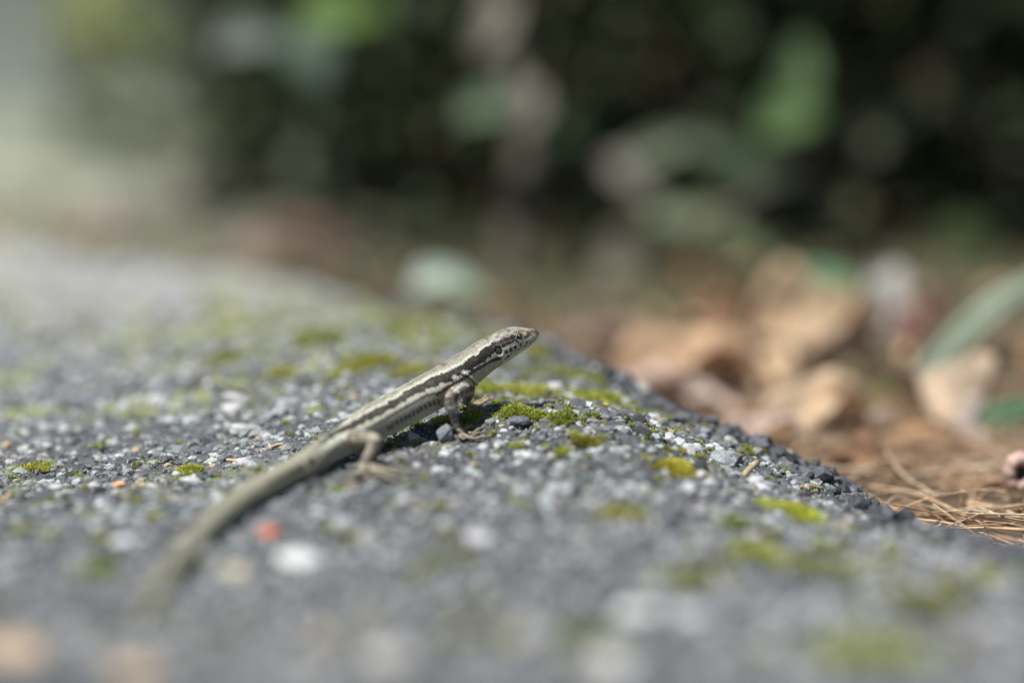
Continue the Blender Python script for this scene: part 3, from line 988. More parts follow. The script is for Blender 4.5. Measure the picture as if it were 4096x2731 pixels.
fingers = {
    'fn1': ([(1824, 1708, .4858, .85), (1831, 1730, None, .62), (1843, 1750, None, .58), (1856, 1756, None, .42)]),
    'fn2': ([(1828, 1708, .486, .85), (1846, 1736, None, .60), (1880, 1747, None, .52), (1908, 1736, None, .48), (1941, 1724, None, .34)]),
    'fn3': ([(1829, 1706, .4862, .85), (1856, 1727, None, .58), (1890, 1732, None, .50), (1915, 1719, None, .45), (1938, 1706, None, .32)]),
    'fn4': ([(1828, 1705, .4864, .8), (1852, 1719, None, .52), (1868, 1714, None, .46), (1884, 1702, None, .32)]),
    'fn5': ([(1829, 1710, .486, .8), (1868, 1748, None, .5), (1920, 1752, None, .45), (1966, 1742, None, .3)]),
    'ff1': ([(1850, 1622, .507, .85), (1875, 1620, .508, .55), (1908, 1612, .510, .5), (1948, 1583, .512, .34)]),
    'ff2': ([(1852, 1623, .507, .85), (1885, 1621, .508, .58), (1925, 1612, .5085, .54), (1952, 1599, .509, .48), (1973, 1594, .510, .34)]),
    'ff3': ([(1852, 1624, .507, .85), (1885, 1627, .5065, .58), (1920, 1629, .506, .54), (1956, 1636, .506, .36)]),
    'ff4': ([(1850, 1625, .507, .85), (1868, 1631, .505, .56), (1885, 1638, .504, .48), (1901, 1645, .503, .34)]),
    'ff5': ([(1848, 1620, .507, .7), (1862, 1608, .510, .45), (1880, 1598, .512, .3)]),
    'hn1': ([(1444, 1884, None, .95), (1466, 1866, None, .8), (1505, 1866, None, .7), (1560, 1876, None, .62), (1610, 1880, None, .5), (1655, 1888, None, .34)]),
    'hn2': ([(1446, 1886, None, .95), (1480, 1882, None, .75), (1520, 1896, None, .65), (1555, 1912, None, .52), (1594, 1926, None, .34)]),
    'hn3': ([(1446, 1886, None, .9), (1488, 1876, None, .7), (1540, 1884, None, .6), (1590, 1898, None, .5), (1630, 1906, None, .34)]),
    'hn4': ([(1442, 1888, None, .8), (1425, 1898, None, .55), (1404, 1910, None, .48), (1384, 1921, None, .32)]),
    'hn5': ([(1445, 1888, None, .8), (1462, 1902, None, .55), (1488, 1922, None, .48), (1505, 1934, None, .32)]),
    'hf1': ([(1405, 1763, None, .8), (1425, 1758, None, .55), (1455, 1752, None, .4), (1475, 1748, None, .3)]),
    'hf2': ([(1405, 1763, None, .8), (1425, 1764, None, .55), (1450, 1762, None, .4), (1468, 1760, None, .3)]),
    'hf3': ([(1405, 1763, None, .8), (1400, 1768, None, .5), (1392, 1772, None, .3)]),
}
parts_l = [(BV, BF)]
limb_pts, limb_rad, limb_id, limb_s = [], [], [], []
tips = []
for li, (nm, ch) in enumerate(list(limbs.items()) + list(fingers.items())):
    c4 = spline(chain(ch), 34 if nm in limbs else 22)
    if nm in fingers:                                   # knuckle bends
        c4[:, 2] += 0.35 * np.abs(np.sin(np.linspace(0, 2.2 * math.pi, len(c4)))) * np.linspace(0, 1, len(c4)) ** .5
        c4[:, 3] *= 1 + 0.16 * np.sin(np.linspace(0, 6.5 * math.pi, len(c4)))
        tips.append((nm, c4[-1, :3], c4[-1, :3] - c4[-3, :3]))
    v, f = tube_np(c4[:, :3], c4[:, 3], 14)
    parts_l.append((v, f))
    sl_ = np.r_[0, np.cumsum(np.linalg.norm(np.diff(c4[:, :3], axis=0), axis=1))]
    limb_pts.append(c4[:, :3]); limb_rad.append(c4[:, 3]); limb_s.append(sl_); limb_id.append(np.full(len(c4), li))
LV, LF = merge(parts_l)
tmp = bpy.data.objects.new('lizard_skin_build', mesh_np('lizard_skin_build', LV, LF))
COL.objects.link(tmp)
md = tmp.modifiers.new('r', 'REMESH')
md.mode = 'VOXEL'
md.voxel_size = 0.17
md.adaptivity = 0.0
dgr = bpy.context.evaluated_depsgraph_get()
ev = tmp.evaluated_get(dgr)
me0 = ev.to_mesh()
nv = len(me0.vertices)
V = np.empty(nv * 3, np.float32); me0.vertices.foreach_get('co', V); V = V.reshape(-1, 3).astype(float)
nf = len(me0.polygons)
F = np.empty(nf * 4, np.int32); me0.loops.foreach_get('vertex_index', F); F = F.reshape(-1, 4)
ev.to_mesh_clear()
bpy.data.objects.remove(tmp)
# smooth the voxel skin
E = np.unique(np.sort(np.vstack([F[:, [0, 1]], F[:, [1, 2]], F[:, [2, 3]], F[:, [3, 0]]]), axis=1), axis=0)
deg = np.bincount(E.ravel(), minlength=nv)[:, None].astype(float)


def nb_mean(A):
    out = np.zeros_like(A)
    for k in range(A.shape[1]):
        out[:, k] = np.bincount(E[:, 0], A[E[:, 1], k], nv) + np.bincount(E[:, 1], A[E[:, 0], k], nv)
    return out / deg


for it in range(7):
    V = V + 0.6 * (nb_mean(V) - V)
    V = V - 0.45 * (nb_mean(V) - V)


# melt the joints between limbs and trunk
_f = np.empty(nv)
for i in range(nv):
    _, j_, dd_ = sp_kd.find(V[i])
    q_ = V[i] - spine[j_]
    _f[i] = math.hypot((q_ @ SS[j_]) / HW[j_], (q_ @ UU[j_]) / HH[j_])
_m = ((_f > 0.98) & (_f < 1.35))[:, None].astype(float)
_arm = np.zeros(nv, bool)
for nm in limbs:
    p0 = chain(limbs[nm])[0, :3]
    _arm |= np.linalg.norm(V - p0, axis=1) < 7.5
_m = _m * _arm[:, None]
_m = nb_mean(nb_mean(_m))
for it in range(26):
    V = V + 0.55 * _m * (nb_mean(V) - V)


def normals(V):
    n_ = np.cross(V[F[:, 2]] - V[F[:, 0]], V[F[:, 3]] - V[F[:, 1]])
    N_ = np.zeros_like(V)
    for k in range(4):
        for c_ in range(3):
            N_[:, c_] += np.bincount(F[:, k], n_[:, c_], nv)
    return N_ / (np.linalg.norm(N_, axis=1)[:, None] + 1e-12)


# coordinates of every vertex along and around the body
lim_all = np.vstack(limb_pts); lim_r = np.concatenate(limb_rad); lim_i = np.concatenate(limb_id); lim_s = np.concatenate(limb_s)
lk = KDTree(len(lim_all))
for i, p_ in enumerate(lim_all):
    lk.insert(p_, i)
lk.balance()
bi = np.empty(nv, int); la = np.empty(nv, int); ldist = np.empty(nv)
for i in range(nv):
    p_ = V[i]
    bi[i] = sp_kd.find(p_)[1]
    _, j, dd = lk.find(p_)
    la[i], ldist[i] = j, dd
Q = V - spine[bi]
qs, qu = (Q * SS[bi]).sum(1), (Q * UU[bi]).sum(1)
PHI = np.arctan2(qs / HW[bi], qu / HH[bi])
s_v = seglen[bi] + -(Q * TT[bi]).sum(1)
body_f = np.sqrt((qs / HW[bi]) ** 2 + (qu / HH[bi]) ** 2)
limb_f = ldist / lim_r[la]
is_limb = sstep(1.04, 1.16, body_f) * sstep(1.5, 1.2, limb_f)
is_fing = (lim_i[la] >= len(limbs)) & (is_limb > .5)
AP = np.abs(PHI)

# ---- pattern boundaries read off the animal's right side and mirrored
up_px = [(2060, 1340), (2018, 1351), (1987, 1365), (1960, 1378), (1934, 1395), (1913, 1416), (1884, 1434), (1865, 1447), (1832, 1466), (1807, 1480), (1784, 1490),
         (1750, 1501), (1716, 1518), (1692, 1530), (1648, 1550), (1619, 1567), (1590, 1588), (1530, 1624), (1484, 1645), (1448, 1663), (1407, 1686), (1361, 1710), (1326, 1728), (1300, 1748)]
lo_px = [(2064, 1369), (2037, 1378), (2014, 1390), (1983, 1396), (1978, 1411), (1951, 1430), (1934, 1443), (1913, 1457), (1893, 1468), (1872, 1478), (1848, 1486), (1830, 1504),
         (1815, 1518), (1788, 1525), (1755, 1536), (1721, 1546), (1697, 1557), (1648, 1584), (1624, 1599), (1590, 1617), (1530, 1651), (1489, 1671), (1453, 1690), (1410, 1712), (1351, 1738), (1300, 1766)]
br_px = [(1775, 1560), (1760, 1566), (1709, 1577), (1673, 1597), (1636, 1618), (1600, 1637), (1555, 1664), (1517, 1687), (1473, 1712), (1420, 1742)]
nb_px = [(2018, 1430), (1980, 1438), (1951, 1452), (1922, 1467), (1895, 1485), (1880, 1496)]
Us, Ua = curve_sphi(up_px); Ls, La = curve_sphi(lo_px); Bs, Ba = curve_sphi(br_px); Ns, Na = curve_sphi(nb_px)
hip_s = seglen[int(21.0 / 31 * 699)]
# along the tail the stripes fade to a row of dark saddles
cell = 0.42
rr_v = srad[bi]
a_len = AP * rr_v
row_i = np.floor(s_v / cell)
col_i = np.floor(a_len / cell + 0.5 * (row_i % 2))
sq = (row_i + 0.5) * cell
aq = np.clip((col_i + 0.5 - 0.5 * (row_i % 2)) * cell / rr_v, 0, math.pi)
big = s_v > 0
w1 = 0.065 * vnoise(sq * 0.9, aq * 0, 5) + 0.05 * vnoise(sq * 2.1, aq * 0 + 3, 6)
w2 = 0.06 * vnoise(sq * 0.8, aq * 0 + 9, 7) + 0.04 * vnoise(sq * 1.9, aq * 0 + 5, 8)
ua = np.interp(sq, Us, Ua) + w1 - 0.03
lo = np.interp(sq, Ls, La) + w2 + 0.05
cell_rand = hash2(row_i, col_i, 31)
dors = np.array([0.30, 0.285, 0.22]); pale = np.array([0.53, 0.55, 0.44]); dark = np.array([0.022, 0.016, 0.014])
brn = np.array([0.11, 0.075, 0.06]); flank = np.array([0.40, 0.385, 0.30]); belly = np.array([0.52, 0.50, 0.39])


def mixc(A, B, t):
    t = np.clip(np.asarray(t, float), 0, 1)
    if t.ndim == 1:
        t = t[:, None]
    return A * (1 - t) + B * t


colr = np.tile(dors, (nv, 1))
# dorsal flecks along the middle of the back and thin paravertebral rows
fleck = vnoise(sq * 0.75, aq * 5, 12) + 0.7 * vnoise(sq * 1.7, aq * 9, 13)
colr = mixc(colr, brn, 0.8 * ((fleck > 0.75) & (aq < ua - 0.12)))
colr = mixc(colr, brn, 0.45 * ((np.abs(aq) < 0.10) & (vnoise(sq * 0.6, aq * 0, 14) > -0.1)))
colr = mixc(colr, pale, sstep(0.27, 0.10, ua - aq) * (aq < ua))                       # light line above the band
in_band = (aq > ua) & (aq < lo)
dk = 0.96 - 0.16 * sstep(0.15, 0.8, vnoise(sq * 1.3, aq * 8, 15) + 0.4 * np.exp(-((aq - (ua + lo) / 2) / 0.10) ** 2)) 
edge_dark = np.minimum(aq - ua, lo - aq) < 0.07
dk = np.where(edge_dark, 1.0, dk)
colr = mixc(colr, dark, dk * in_band)
ba = np.interp(sq, Bs, Ba)
below = aq >= lo
colr = mixc(colr, pale, below & (aq < ba))
colr = mixc(colr, flank, below & (aq >= ba))
colr = mixc(colr, brn * 0.8, 0.9 * (below & (np.abs(aq - ba - 0.02) < 0.06)))
colr = mixc(colr, brn, 0.35 * (below & (aq > ba + 0.04) & (aq < ba + 0.16)))
bel = np.interp(s_v, [0, 20, 40, 80], [2.0, 2.05, 2.05, 2.0])
colr = mixc(colr, belly, sstep(bel - 0.05, bel + 0.2, aq))
# neck: pale stripe under the band, then brown, then pale granules
neck = (s_v < Bs.min() + 3) & (s_v > 12)
na = np.interp(sq, Ns, Na)
colr = np.where((neck & below & (aq < na - 0.09))[:, None], pale, colr)
colr = np.where((neck & below & (np.abs(aq - na) < 0.11 + 0.03 * vnoise(sq * 2, sq * 0, 2)))[:, None], brn * 0.75, colr)
colr = np.where((neck & below & (aq > na + 0.11))[:, None], mixc(np.tile(belly * 0.95, (nv, 1)), brn, 0.35 * (cell_rand > .6)), colr)
# row of dark spots on the flank
for (px, py) in [(1755, 1608), (1737, 1611), (1719, 1618), (1703, 1625), (1685, 1633), (1670, 1645), (1655, 1652), (1639, 1664), (1624, 1669), (1607, 1679), (1588, 1690), (1571, 1702), (1555, 1711)]:
    ss_, aa_, _ = sphi(on_body(px, py)[0])
    m_ = ((s_v - ss_) / 0.58) ** 2 + ((AP - aa_) / 0.19) ** 2
    colr = mixc(colr, np.array([0.10, 0.065, 0.07]), 0.9 * sstep(1.3, 0.7, m_))
# tail
t_ = sstep(hip_s + 6, hip_s + 16, s_v)
saddle = ((s_v % 2.6) < 1.15)
tcol = np.tile(np.array([0.44, 0.43, 0.32]), (nv, 1))
tband = (AP > 0.78) & (AP < 1.25)
tcol = mixc(tcol, dark * 1.4, (tband & (vnoise(sq * .5, sq * 0, 3) + 0.9 * saddle > -0.15)) * 0.88 * sstep(hip_s + 70, hip_s + 15, s_v))
tcol = mixc(tcol, np.array([0.38, 0.36, 0.26]), sstep(1.5, 2.0, AP))
tcol = mixc(tcol, np.array([0.30, 0.31, 0.22]), 0.8 * sstep(0.12, 0.05, np.abs(AP - 0.62)) * sstep(hip_s + 50, hip_s + 10, s_v))
tcol = mixc(tcol, dark, 0.42 * ((s_v % 1.3) < 0.38))
tcol = mixc(tcol, dark, 0.5 * (np.abs(((AP * rr_v) % .8) - .4) < .09))
colr = mixc(colr, tcol, t_)
# small variation from scale to scale
colr = colr * (0.86 + 0.28 * cell_rand)[:, None]

# ---- head, painted plate by plate
jaw_s = sphi(on_body(1996, 1403)[0])[0]
hz = sstep(jaw_s + 1.0, jaw_s - 0.5, s_v)
roof = AP < np.interp(s_v, Us, Ua, left=Ua[0]) - 0.02
hc = np.tile(np.array([0.27, 0.255, 0.21]), (nv, 1))
n3 = vnoise(s_v * 0.8, PHI * 4, 55) + .6 * vnoise(s_v * 2.2, PHI * 9, 56)
hc = mixc(hc, np.array([0.12, 0.10, 0.08]), 0.8 * sstep(0.1, 0.7, n3))
hc = mixc(hc, np.array([0.42, 0.42, 0.38]), 0.7 * sstep(-0.2, -0.8, n3))
snout = sstep(8.5, 5.0, s_v)
hc = mixc(hc, np.array([0.20, 0.155, 0.09]), snout * 0.7)
side = AP > np.interp(s_v, Us, Ua, left=Ua[0])
lo_h = np.interp(s_v, Ls, La, left=La[0])
hc = mixc(hc, np.array([0.50, 0.485, 0.38]), (AP > lo_h) * 1.0)
hc = mixc(hc, dark, ((AP > np.interp(s_v, Us, Ua)) & (AP < lo_h) & (s_v > Us.min() - 0.4)) * 0.95)
# seams between the big plates of the roof
def ringline(px, py, w):
    ss_ = sphi(on_body(px, py)[0])[0]
    return np.abs(s_v - ss_ - 0.5 * np.cos(PHI * 2.2)) < w
roofz = AP < 1.0
seam = (roofz & (ringline(2062, 1325, .09) | ringline(2028, 1335, .10) | ringline(2104, 1316, .09) | ringline(1965, 1345, .10))) | ((AP < 0.05) & (s_v > 10) & (s_v < 16)) | ((np.abs(AP - 0.5) < 0.035) & (s_v > 5) & (s_v < jaw_s - 1))
hc = mixc(hc, np.array([0.13, 0.11, 0.09]), 0.7 * seam)
hd = (hz * (AP < 2.2))
colr = mixc(colr, hc, hz)
colr = mixc(colr, belly, hz * sstep(2.15, 2.4, AP))
DISP = np.zeros(nv)
DISP -= 0.09 * seam * hz
def head_pt(px, py):
    p_ = on_body(px, py)[0]
    s_, a_, i_ = sphi(p_)
    q_ = p_ - spine[i_]
    mir = p_ - 2 * (q_ @ SS[i_]) * SS[i_]
    return p_, mir
def spot(px, py, r_, c_, k=1.0, soft=.35):
    global colr
    for p_ in head_pt(px, py):
        dv_ = V - p_
        d_ = np.linalg.norm(dv_, axis=1) * (1 + 0.22 * np.sin(dv_[:, 0] * 5 + px) * np.cos(dv_[:, 2] * 6 + py))
        colr = mixc(colr, np.array(c_), k * sstep(r_ * (1 + soft), r_ * (1 - soft), d_))
cr = lambda x_, y_: (1750 + x_ / 5.227, 1250 + y_ / 5.227)
MM = 0.0765 / 5.227 * 1.0 / 0.96
for x_, y_, r_ in [(1870, 620, 30), (1740, 672, 32), (1625, 725, 42), (1535, 770, 44), (1440, 822, 44), (1480, 920, 40), (1425, 965, 26), (1550, 862, 22), (1640, 832, 16), (1700, 770, 18),
                   (1840, 695, 20), (1950, 615, 18), (1620, 605, 55), (1685, 625, 26), (1560, 500, 50), (1500, 560, 55)]:
    spot(*cr(x_, y_), r_ * MM, dark * 1.1, .92)
for x_, y_, r_ in [(1900, 430, 60), (1880, 480, 40), (1985, 395, 40), (2050, 375, 55), (2085, 420, 40), (1840, 520, 35), (1628, 400, 22)]:
    spot(*cr(x_, y_), r_ * MM, np.array([0.075, 0.055, 0.04]), .85)
for x_, y_, r_ in [(1760, 320, 60), (1850, 345, 50), (1950, 320, 40), (1830, 430, 38), (2010, 480, 50), (1940, 540, 50), (1620, 660, 55), (1890, 590, 40)]:
    spot(*cr(x_, y_), r_ * MM, (0.44, 0.40, 0.27) if y_ < 470 else (0.62, 0.60, 0.48), .55)
for x_, y_, r_ in [(1870, 620, 22), (1625, 725, 34), (1535, 770, 36)]:
    spot(*cr(x_, y_), r_ * MM, dark * 1.1, .92)
# pale spots along the shoulder
for x_, y_, r_ in [(545, 1250, 48), (620, 1250, 40), (360, 1350, 50), (420, 1360, 40), (80, 1510, 45)]:
    spot(*cr(x_, y_), r_ * MM, (0.62, 0.63, 0.55), .9)

NRM = normals(V)
# ear opening: a sunken oval with a dark drum
ear_p, ear_m = head_pt(*cr(1285, 805))
tilt = 0.08
eyes, ears = [], []
for sgn, p_ in ((1, ear_p), (-1, ear_m)):
    i_ = sphi(p_)[2]
    f_, u_ = TT[i_], UU[i_]
    q_ = V - p_
    a_ = q_ @ f_; b_ = q_ @ u_; c_ = q_ @ (SS[i_] * sgn)
    a2 = a_ * math.cos(tilt) + b_ * math.sin(tilt); b2 = -a_ * math.sin(tilt) + b_ * math.cos(tilt)
    e_ = np.sqrt((a2 / 1.15) ** 2 + (b2 / 1.55) ** 2)
    near = np.abs(c_) < 2.5
    DISP -= 0.60 * sstep(1.08, 0.75, e_) * near
    DISP += 0.10 * np.exp(-((e_ - 1.22) / 0.13) ** 2) * near
    colr = mixc(colr, np.array([0.11, 0.075, 0.05]), 1.0 * sstep(1.05, 0.9, e_) * near)
    colr = mixc(colr, np.array([0.50, 0.50, 0.42]), 0.8 * np.exp(-((e_ - 1.22) / 0.12) ** 2) * near * (b2 < 0.6))
    ears.append((p_, f_, u_, SS[i_] * sgn))
# eyes: sockets, lids and the brow ridge
eye_p, eye_m = head_pt(*cr(1722, 508))
for sgn, p_ in ((1, eye_p), (-1, eye_m)):
    i_ = sphi(p_)[2]
    f_, u_, o_ = TT[i_], UU[i_], SS[i_] * sgn
    q_ = V - p_
    a_ = q_ @ f_; b_ = q_ @ u_; c_ = q_ @ o_
    near = np.abs(c_) < 2.2
    e_ = np.sqrt((a_ / 1.0) ** 2 + (b_ / .88) ** 2)
    DISP -= 0.55 * sstep(1.05, 0.8, e_) * near
    DISP += 0.14 * np.exp(-((e_ - 1.28) / 0.18) ** 2) * near
    DISP += 0.22 * np.exp(-((b_ - 1.75) / 0.35) ** 2 - (a_ / 2.0) ** 2) * near
    colr = mixc(colr, np.array([0.06, 0.045, 0.035]), 1.0 * sstep(1.15, 0.95, e_) * near)
    colr = mixc(colr, np.array([0.36, 0.30, 0.19]), 0.8 * np.exp(-((e_ - 1.30) / 0.12) ** 2) * near * (0.55 + 0.45 * np.sin(np.arctan2(b_, a_) * 2 + 1)))
    colr = mixc(colr, np.array([0.08, 0.06, 0.05]), 0.7 * np.exp(-((e_ - 1.62) / 0.10) ** 2) * near * (b_ > 0))
    eyes.append((p_, f_, u_, o_))
# mouth line
ml = [cr(*q) for q in [(2085, 500), (2000, 590), (1900, 655), (1800, 710), (1700, 765), (1600, 800), (1520, 830)]]
Ms, Ma = curve_sphi(ml)
mline = np.abs(AP - np.interp(s_v, Ms, Ma)) < 0.045
mz = mline & (s_v < Ms.max() + .3) & (s_v > 0.3)
DISP -= 0.12 * mz
colr = mixc(colr, np.array([0.16, 0.13, 0.10]), 0.75 * mz)
# plate edges along lips and chin
lipz = (AP > lo_h + 0.02) & (AP < 2.3) & (s_v < jaw_s - 2.5)
pl = (np.abs(((s_v + 0.8 * AP) % 1.75) - 0.875) < 0.10)
DISP -= 0.05 * (lipz & pl)
colr = mixc(colr, np.array([0.24, 0.21, 0.17]), 0.5 * (lipz & pl))
# temple plates
tz = in_band & (s_v < jaw_s) & (s_v > Us.min())
tp = (np.abs((s_v % 1.5) - .75) < 0.07) | (np.abs(AP - (ua + lo) / 2) < .02)
colr = mixc(colr, np.array([0.22, 0.21, 0.20]), 0.6 * (tz & tp))
DISP -= 0.05 * (tz & tp)
# nostril
for p_ in head_pt(*cr(2045, 400)):
    d_ = np.linalg.norm(V - p_, axis=1)
    DISP -= 0.15 * sstep(0.45, 0.2, d_)
    colr = mixc(colr, np.array([0.02, 0.015, 0.012]), sstep(0.4, 0.22, d_))
# gular collar: a fold across the throat in front of the shoulder
c_s, c_a = curve_sphi([cr(560, 1300), cr(680, 1370), cr(760, 1440), cr(800, 1520)])
order = np.argsort(c_a)
cs_at = np.interp(AP, c_a[order], c_s[order])
cz = (AP > c_a.min() - 0.1) * (1 - is_limb)
df = s_v - cs_at
DISP += cz * (1 - is_limb) * (0.40 * np.exp(-((df + 0.45) / 0.45) ** 2) - 0.50 * np.exp(-((df - 0.35) / 0.30) ** 2))
colr = mixc(colr, np.array([0.10, 0.07, 0.05]), 0.85 * cz * np.exp(-((df - 0.25) / 0.22) ** 2))
colr = mixc(colr, np.array([0.60, 0.58, 0.50]), 0.7 * cz * np.exp(-((df + 0.6) / 0.4) ** 2) * (AP > 1.5))
# scale relief
sc_r = 0.045 * np.cos(2 * np.pi * (s_v / cell)) * (1 - hz)
DISP += np.where(t_ > .5, 0.20 * np.cos(2 * np.pi * s_v / 1.3), sc_r) * (is_limb < .5)
# belly plates
DISP += 0.05 * np.cos(2 * np.pi * s_v / 1.6) * sstep(2.0, 2.3, AP) * (1 - hz) * (is_limb < .5)

# ---- limbs
ls = lim_s[la]
lid = lim_i[la]
ln = vnoise(ls * 0.55 + lid * 7, NRM[:, 2] * 1.3 + lid, 91) + 0.6 * vnoise(ls * 1.5, NRM[:, 0] * 3, 92)
lc = np.tile(np.array([0.22, 0.19, 0.15]), (nv, 1))
lc = mixc(lc, np.array([0.08, 0.055, 0.045]), 0.9 * sstep(0.0, 0.35, ln))
lc = mixc(lc, np.array([0.55, 0.56, 0.46]), 0.9 * sstep(-0.35, -0.6, ln))
lc = mixc(lc, np.array([0.14, 0.10, 0.085]), 0.5 * (np.abs((ls % 0.85) - .42) < .13))
hindm = (lid == 2) | (lid == 3)
lc = np.where(hindm[:, None], mixc(np.tile(np.array([0.37, 0.34, 0.26]), (nv, 1)), brn, 0.55 * sstep(0.2, 0.8, ln)), lc)
under = sstep(0.0, -0.7, NRM[:, 2])
lc = mixc(lc, belly * 0.9, 0.5 * under)
fing_c = np.tile(np.array([0.36, 0.32, 0.235]), (nv, 1))
fing_c = mixc(fing_c, np.array([0.22, 0.17, 0.12]), 0.6 * ((ls % 1.1) < .3))
farfoot = (lid == 1) | ((lid >= 4 + 5) & (lid < 4 + 10))
fing_c = np.where(farfoot[:, None], np.array([0.58, 0.44, 0.32]) * np.where((ls % 1.1) < .25, .75, 1.0)[:, None], fing_c)
lc = np.where(is_fing[:, None], fing_c, lc)
colr = mixc(colr, lc, is_limb)
DISP += is_limb * 0.04 * np.cos(2 * np.pi * ls / 0.55)
V = V + NRM * DISP[:, None]
suv = np.stack([np.where(is_limb > .5, ls, s_v) / 1.0, np.where(is_limb > .5, np.arctan2(NRM[:, 1], NRM[:, 2]) * 1.8, PHI * rr_v), (1 - hz) * np.ones(nv)], 1)

M_skin = bpy.data.materials.new('lizard_skin')
M_skin.use_nodes = True
nt = M_skin.node_tree; N, L = nt.nodes, nt.links
bs = N['Principled BSDF']
bs.inputs['Roughness'].default_value = 0.5
bs.inputs['Specular IOR Level'].default_value = 0.16
at = N.new('ShaderNodeAttribute'); at.attribute_name = 'col'
uv = N.new('ShaderNodeAttribute'); uv.attribute_name = 'suv'
vo = N.new('ShaderNodeTexVoronoi'); vo.voronoi_dimensions = '2D'; vo.inputs['Scale'].default_value = 1.9; vo.inputs['Randomness'].default_value = 0.45
L.new(uv.outputs['Vector'], vo.inputs['Vector'])
mr = N.new('ShaderNodeMapRange')
mr.inputs['From Min'].default_value = 0.25; mr.inputs['From Max'].default_value = 0.62
mr.inputs['To Min'].default_value = 1.15; mr.inputs['To Max'].default_value = 0.38
L.new(vo.outputs['Distance'], mr.inputs['Value'])
sx_ = N.new('ShaderNodeSeparateXYZ'); L.new(uv.outputs['Vector'], sx_.inputs[0])
m1 = N.new('ShaderNodeMix'); m1.data_type = 'FLOAT'; m1.inputs['A'].default_value = 1.0
L.new(sx_.outputs['Z'], m1.inputs['Factor']); L.new(mr.outputs['Result'], m1.inputs['B'])
mm_ = N.new('ShaderNodeMix'); mm_.data_type = 'RGBA'; mm_.blend_type = 'MULTIPLY'; mm_.inputs['Factor'].default_value = 1.0
L.new(at.outputs['Color'], mm_.inputs['A']); L.new(m1.outputs['Result'], mm_.inputs['B'])
L.new(mm_.outputs['Result'], bs.inputs['Base Color'])
bp = N.new('ShaderNodeBump'); bp.invert = True; bp.inputs['Strength'].default_value = 0.7; bp.inputs['Distance'].default_value = 0.00022
L.new(vo.outputs['Distance'], bp.inputs['Height']); L.new(bp.outputs['Normal'], bs.inputs['Normal'])

me = mesh_np('lizard_body', V / 1000, F, np.clip(colr, 0.01, 0.8), smooth=True, extra={'suv': suv})
liz = link('lizard', me, M_skin, loc=ORG)
tag(liz, 'striped brown and pale green wall lizard with raised head standing on mossy asphalt', 'lizard')
# eyes with pupils, ear drums, claws
M_eye = new_mat('eye_iris', (0.045, 0.025, 0.012), rough=0.12, spec=0.8, coat=1.0)
M_pup = new_mat('pupil_black', (0.006, 0.006, 0.007), rough=0.05, spec=0.9, coat=1.0)
M_drum = new_mat('ear_drum', (0.075, 0.055, 0.045), rough=0.22, spec=0.6, noise=(900, .5))
M_claw = new_mat('claw_horn', (0.05, 0.035, 0.03), rough=0.3, spec=0.6)
def ball(r_, squash, sub=3):
    bm = bmesh.new(); bmesh.ops.create_icosphere(bm, subdivisions=sub, radius=r_)
    v = np.array([w.co[:] for w in bm.verts]) * np.array(squash); f = np.array([[w.index for w in fc.verts] for fc in bm.faces]); bm.free()
    return v, f
def basis(f_, u_, o_):
    x_ = f_ / np.linalg.norm(f_); z_ = o_ - (o_ @ x_) * x_; z_ /= np.linalg.norm(z_); y_ = np.cross(z_, x_)
    return np.stack([x_, y_, z_], 1)
for p_, f_, u_, o_ in eyes:
    B = basis(f_, u_, o_)
    v, f = ball(0.92, (1.0, .90, .9), 3)
    e = link('eye', mesh_np('eye', (v @ B.T) / 1000, f, smooth=True), M_eye, liz, (p_ - o_ * 0.55) / 1000)
    v, f = ball(0.62, (1.0, .98, .74), 3)
    link('pupil', mesh_np('pupil', (v @ B.T) / 1000, f, smooth=True), M_pup, e, o_ * 0.46 / 1000)
for p_, f_, u_, o_ in ears:
    B = basis(f_ * math.cos(tilt) + u_ * math.sin(tilt), u_, o_)
    v, f = ball(1.0, (0.92, 1.35, .35), 3)
    link('ear_drum', mesh_np('ear_drum', (v @ B.T) / 1000, f, smooth=True), M_drum, liz, (p_ - o_ * 0.62) / 1000)
for nm, p_, dr in tips:
    dr = dr / np.linalg.norm(dr)
    pts = np.array([p_ - dr * .1, p_ + dr * 0.35 + [0, 0, .08], p_ + dr * 0.7, p_ + dr * 0.95 + [0, 0, -.25]])
    v, f = tube_np(pts - p_, [0.24, .2, .12, .04], 7)
    link('claw', mesh_np('claw', v / 1000, f, smooth=True), M_claw, liz, p_ / 1000)
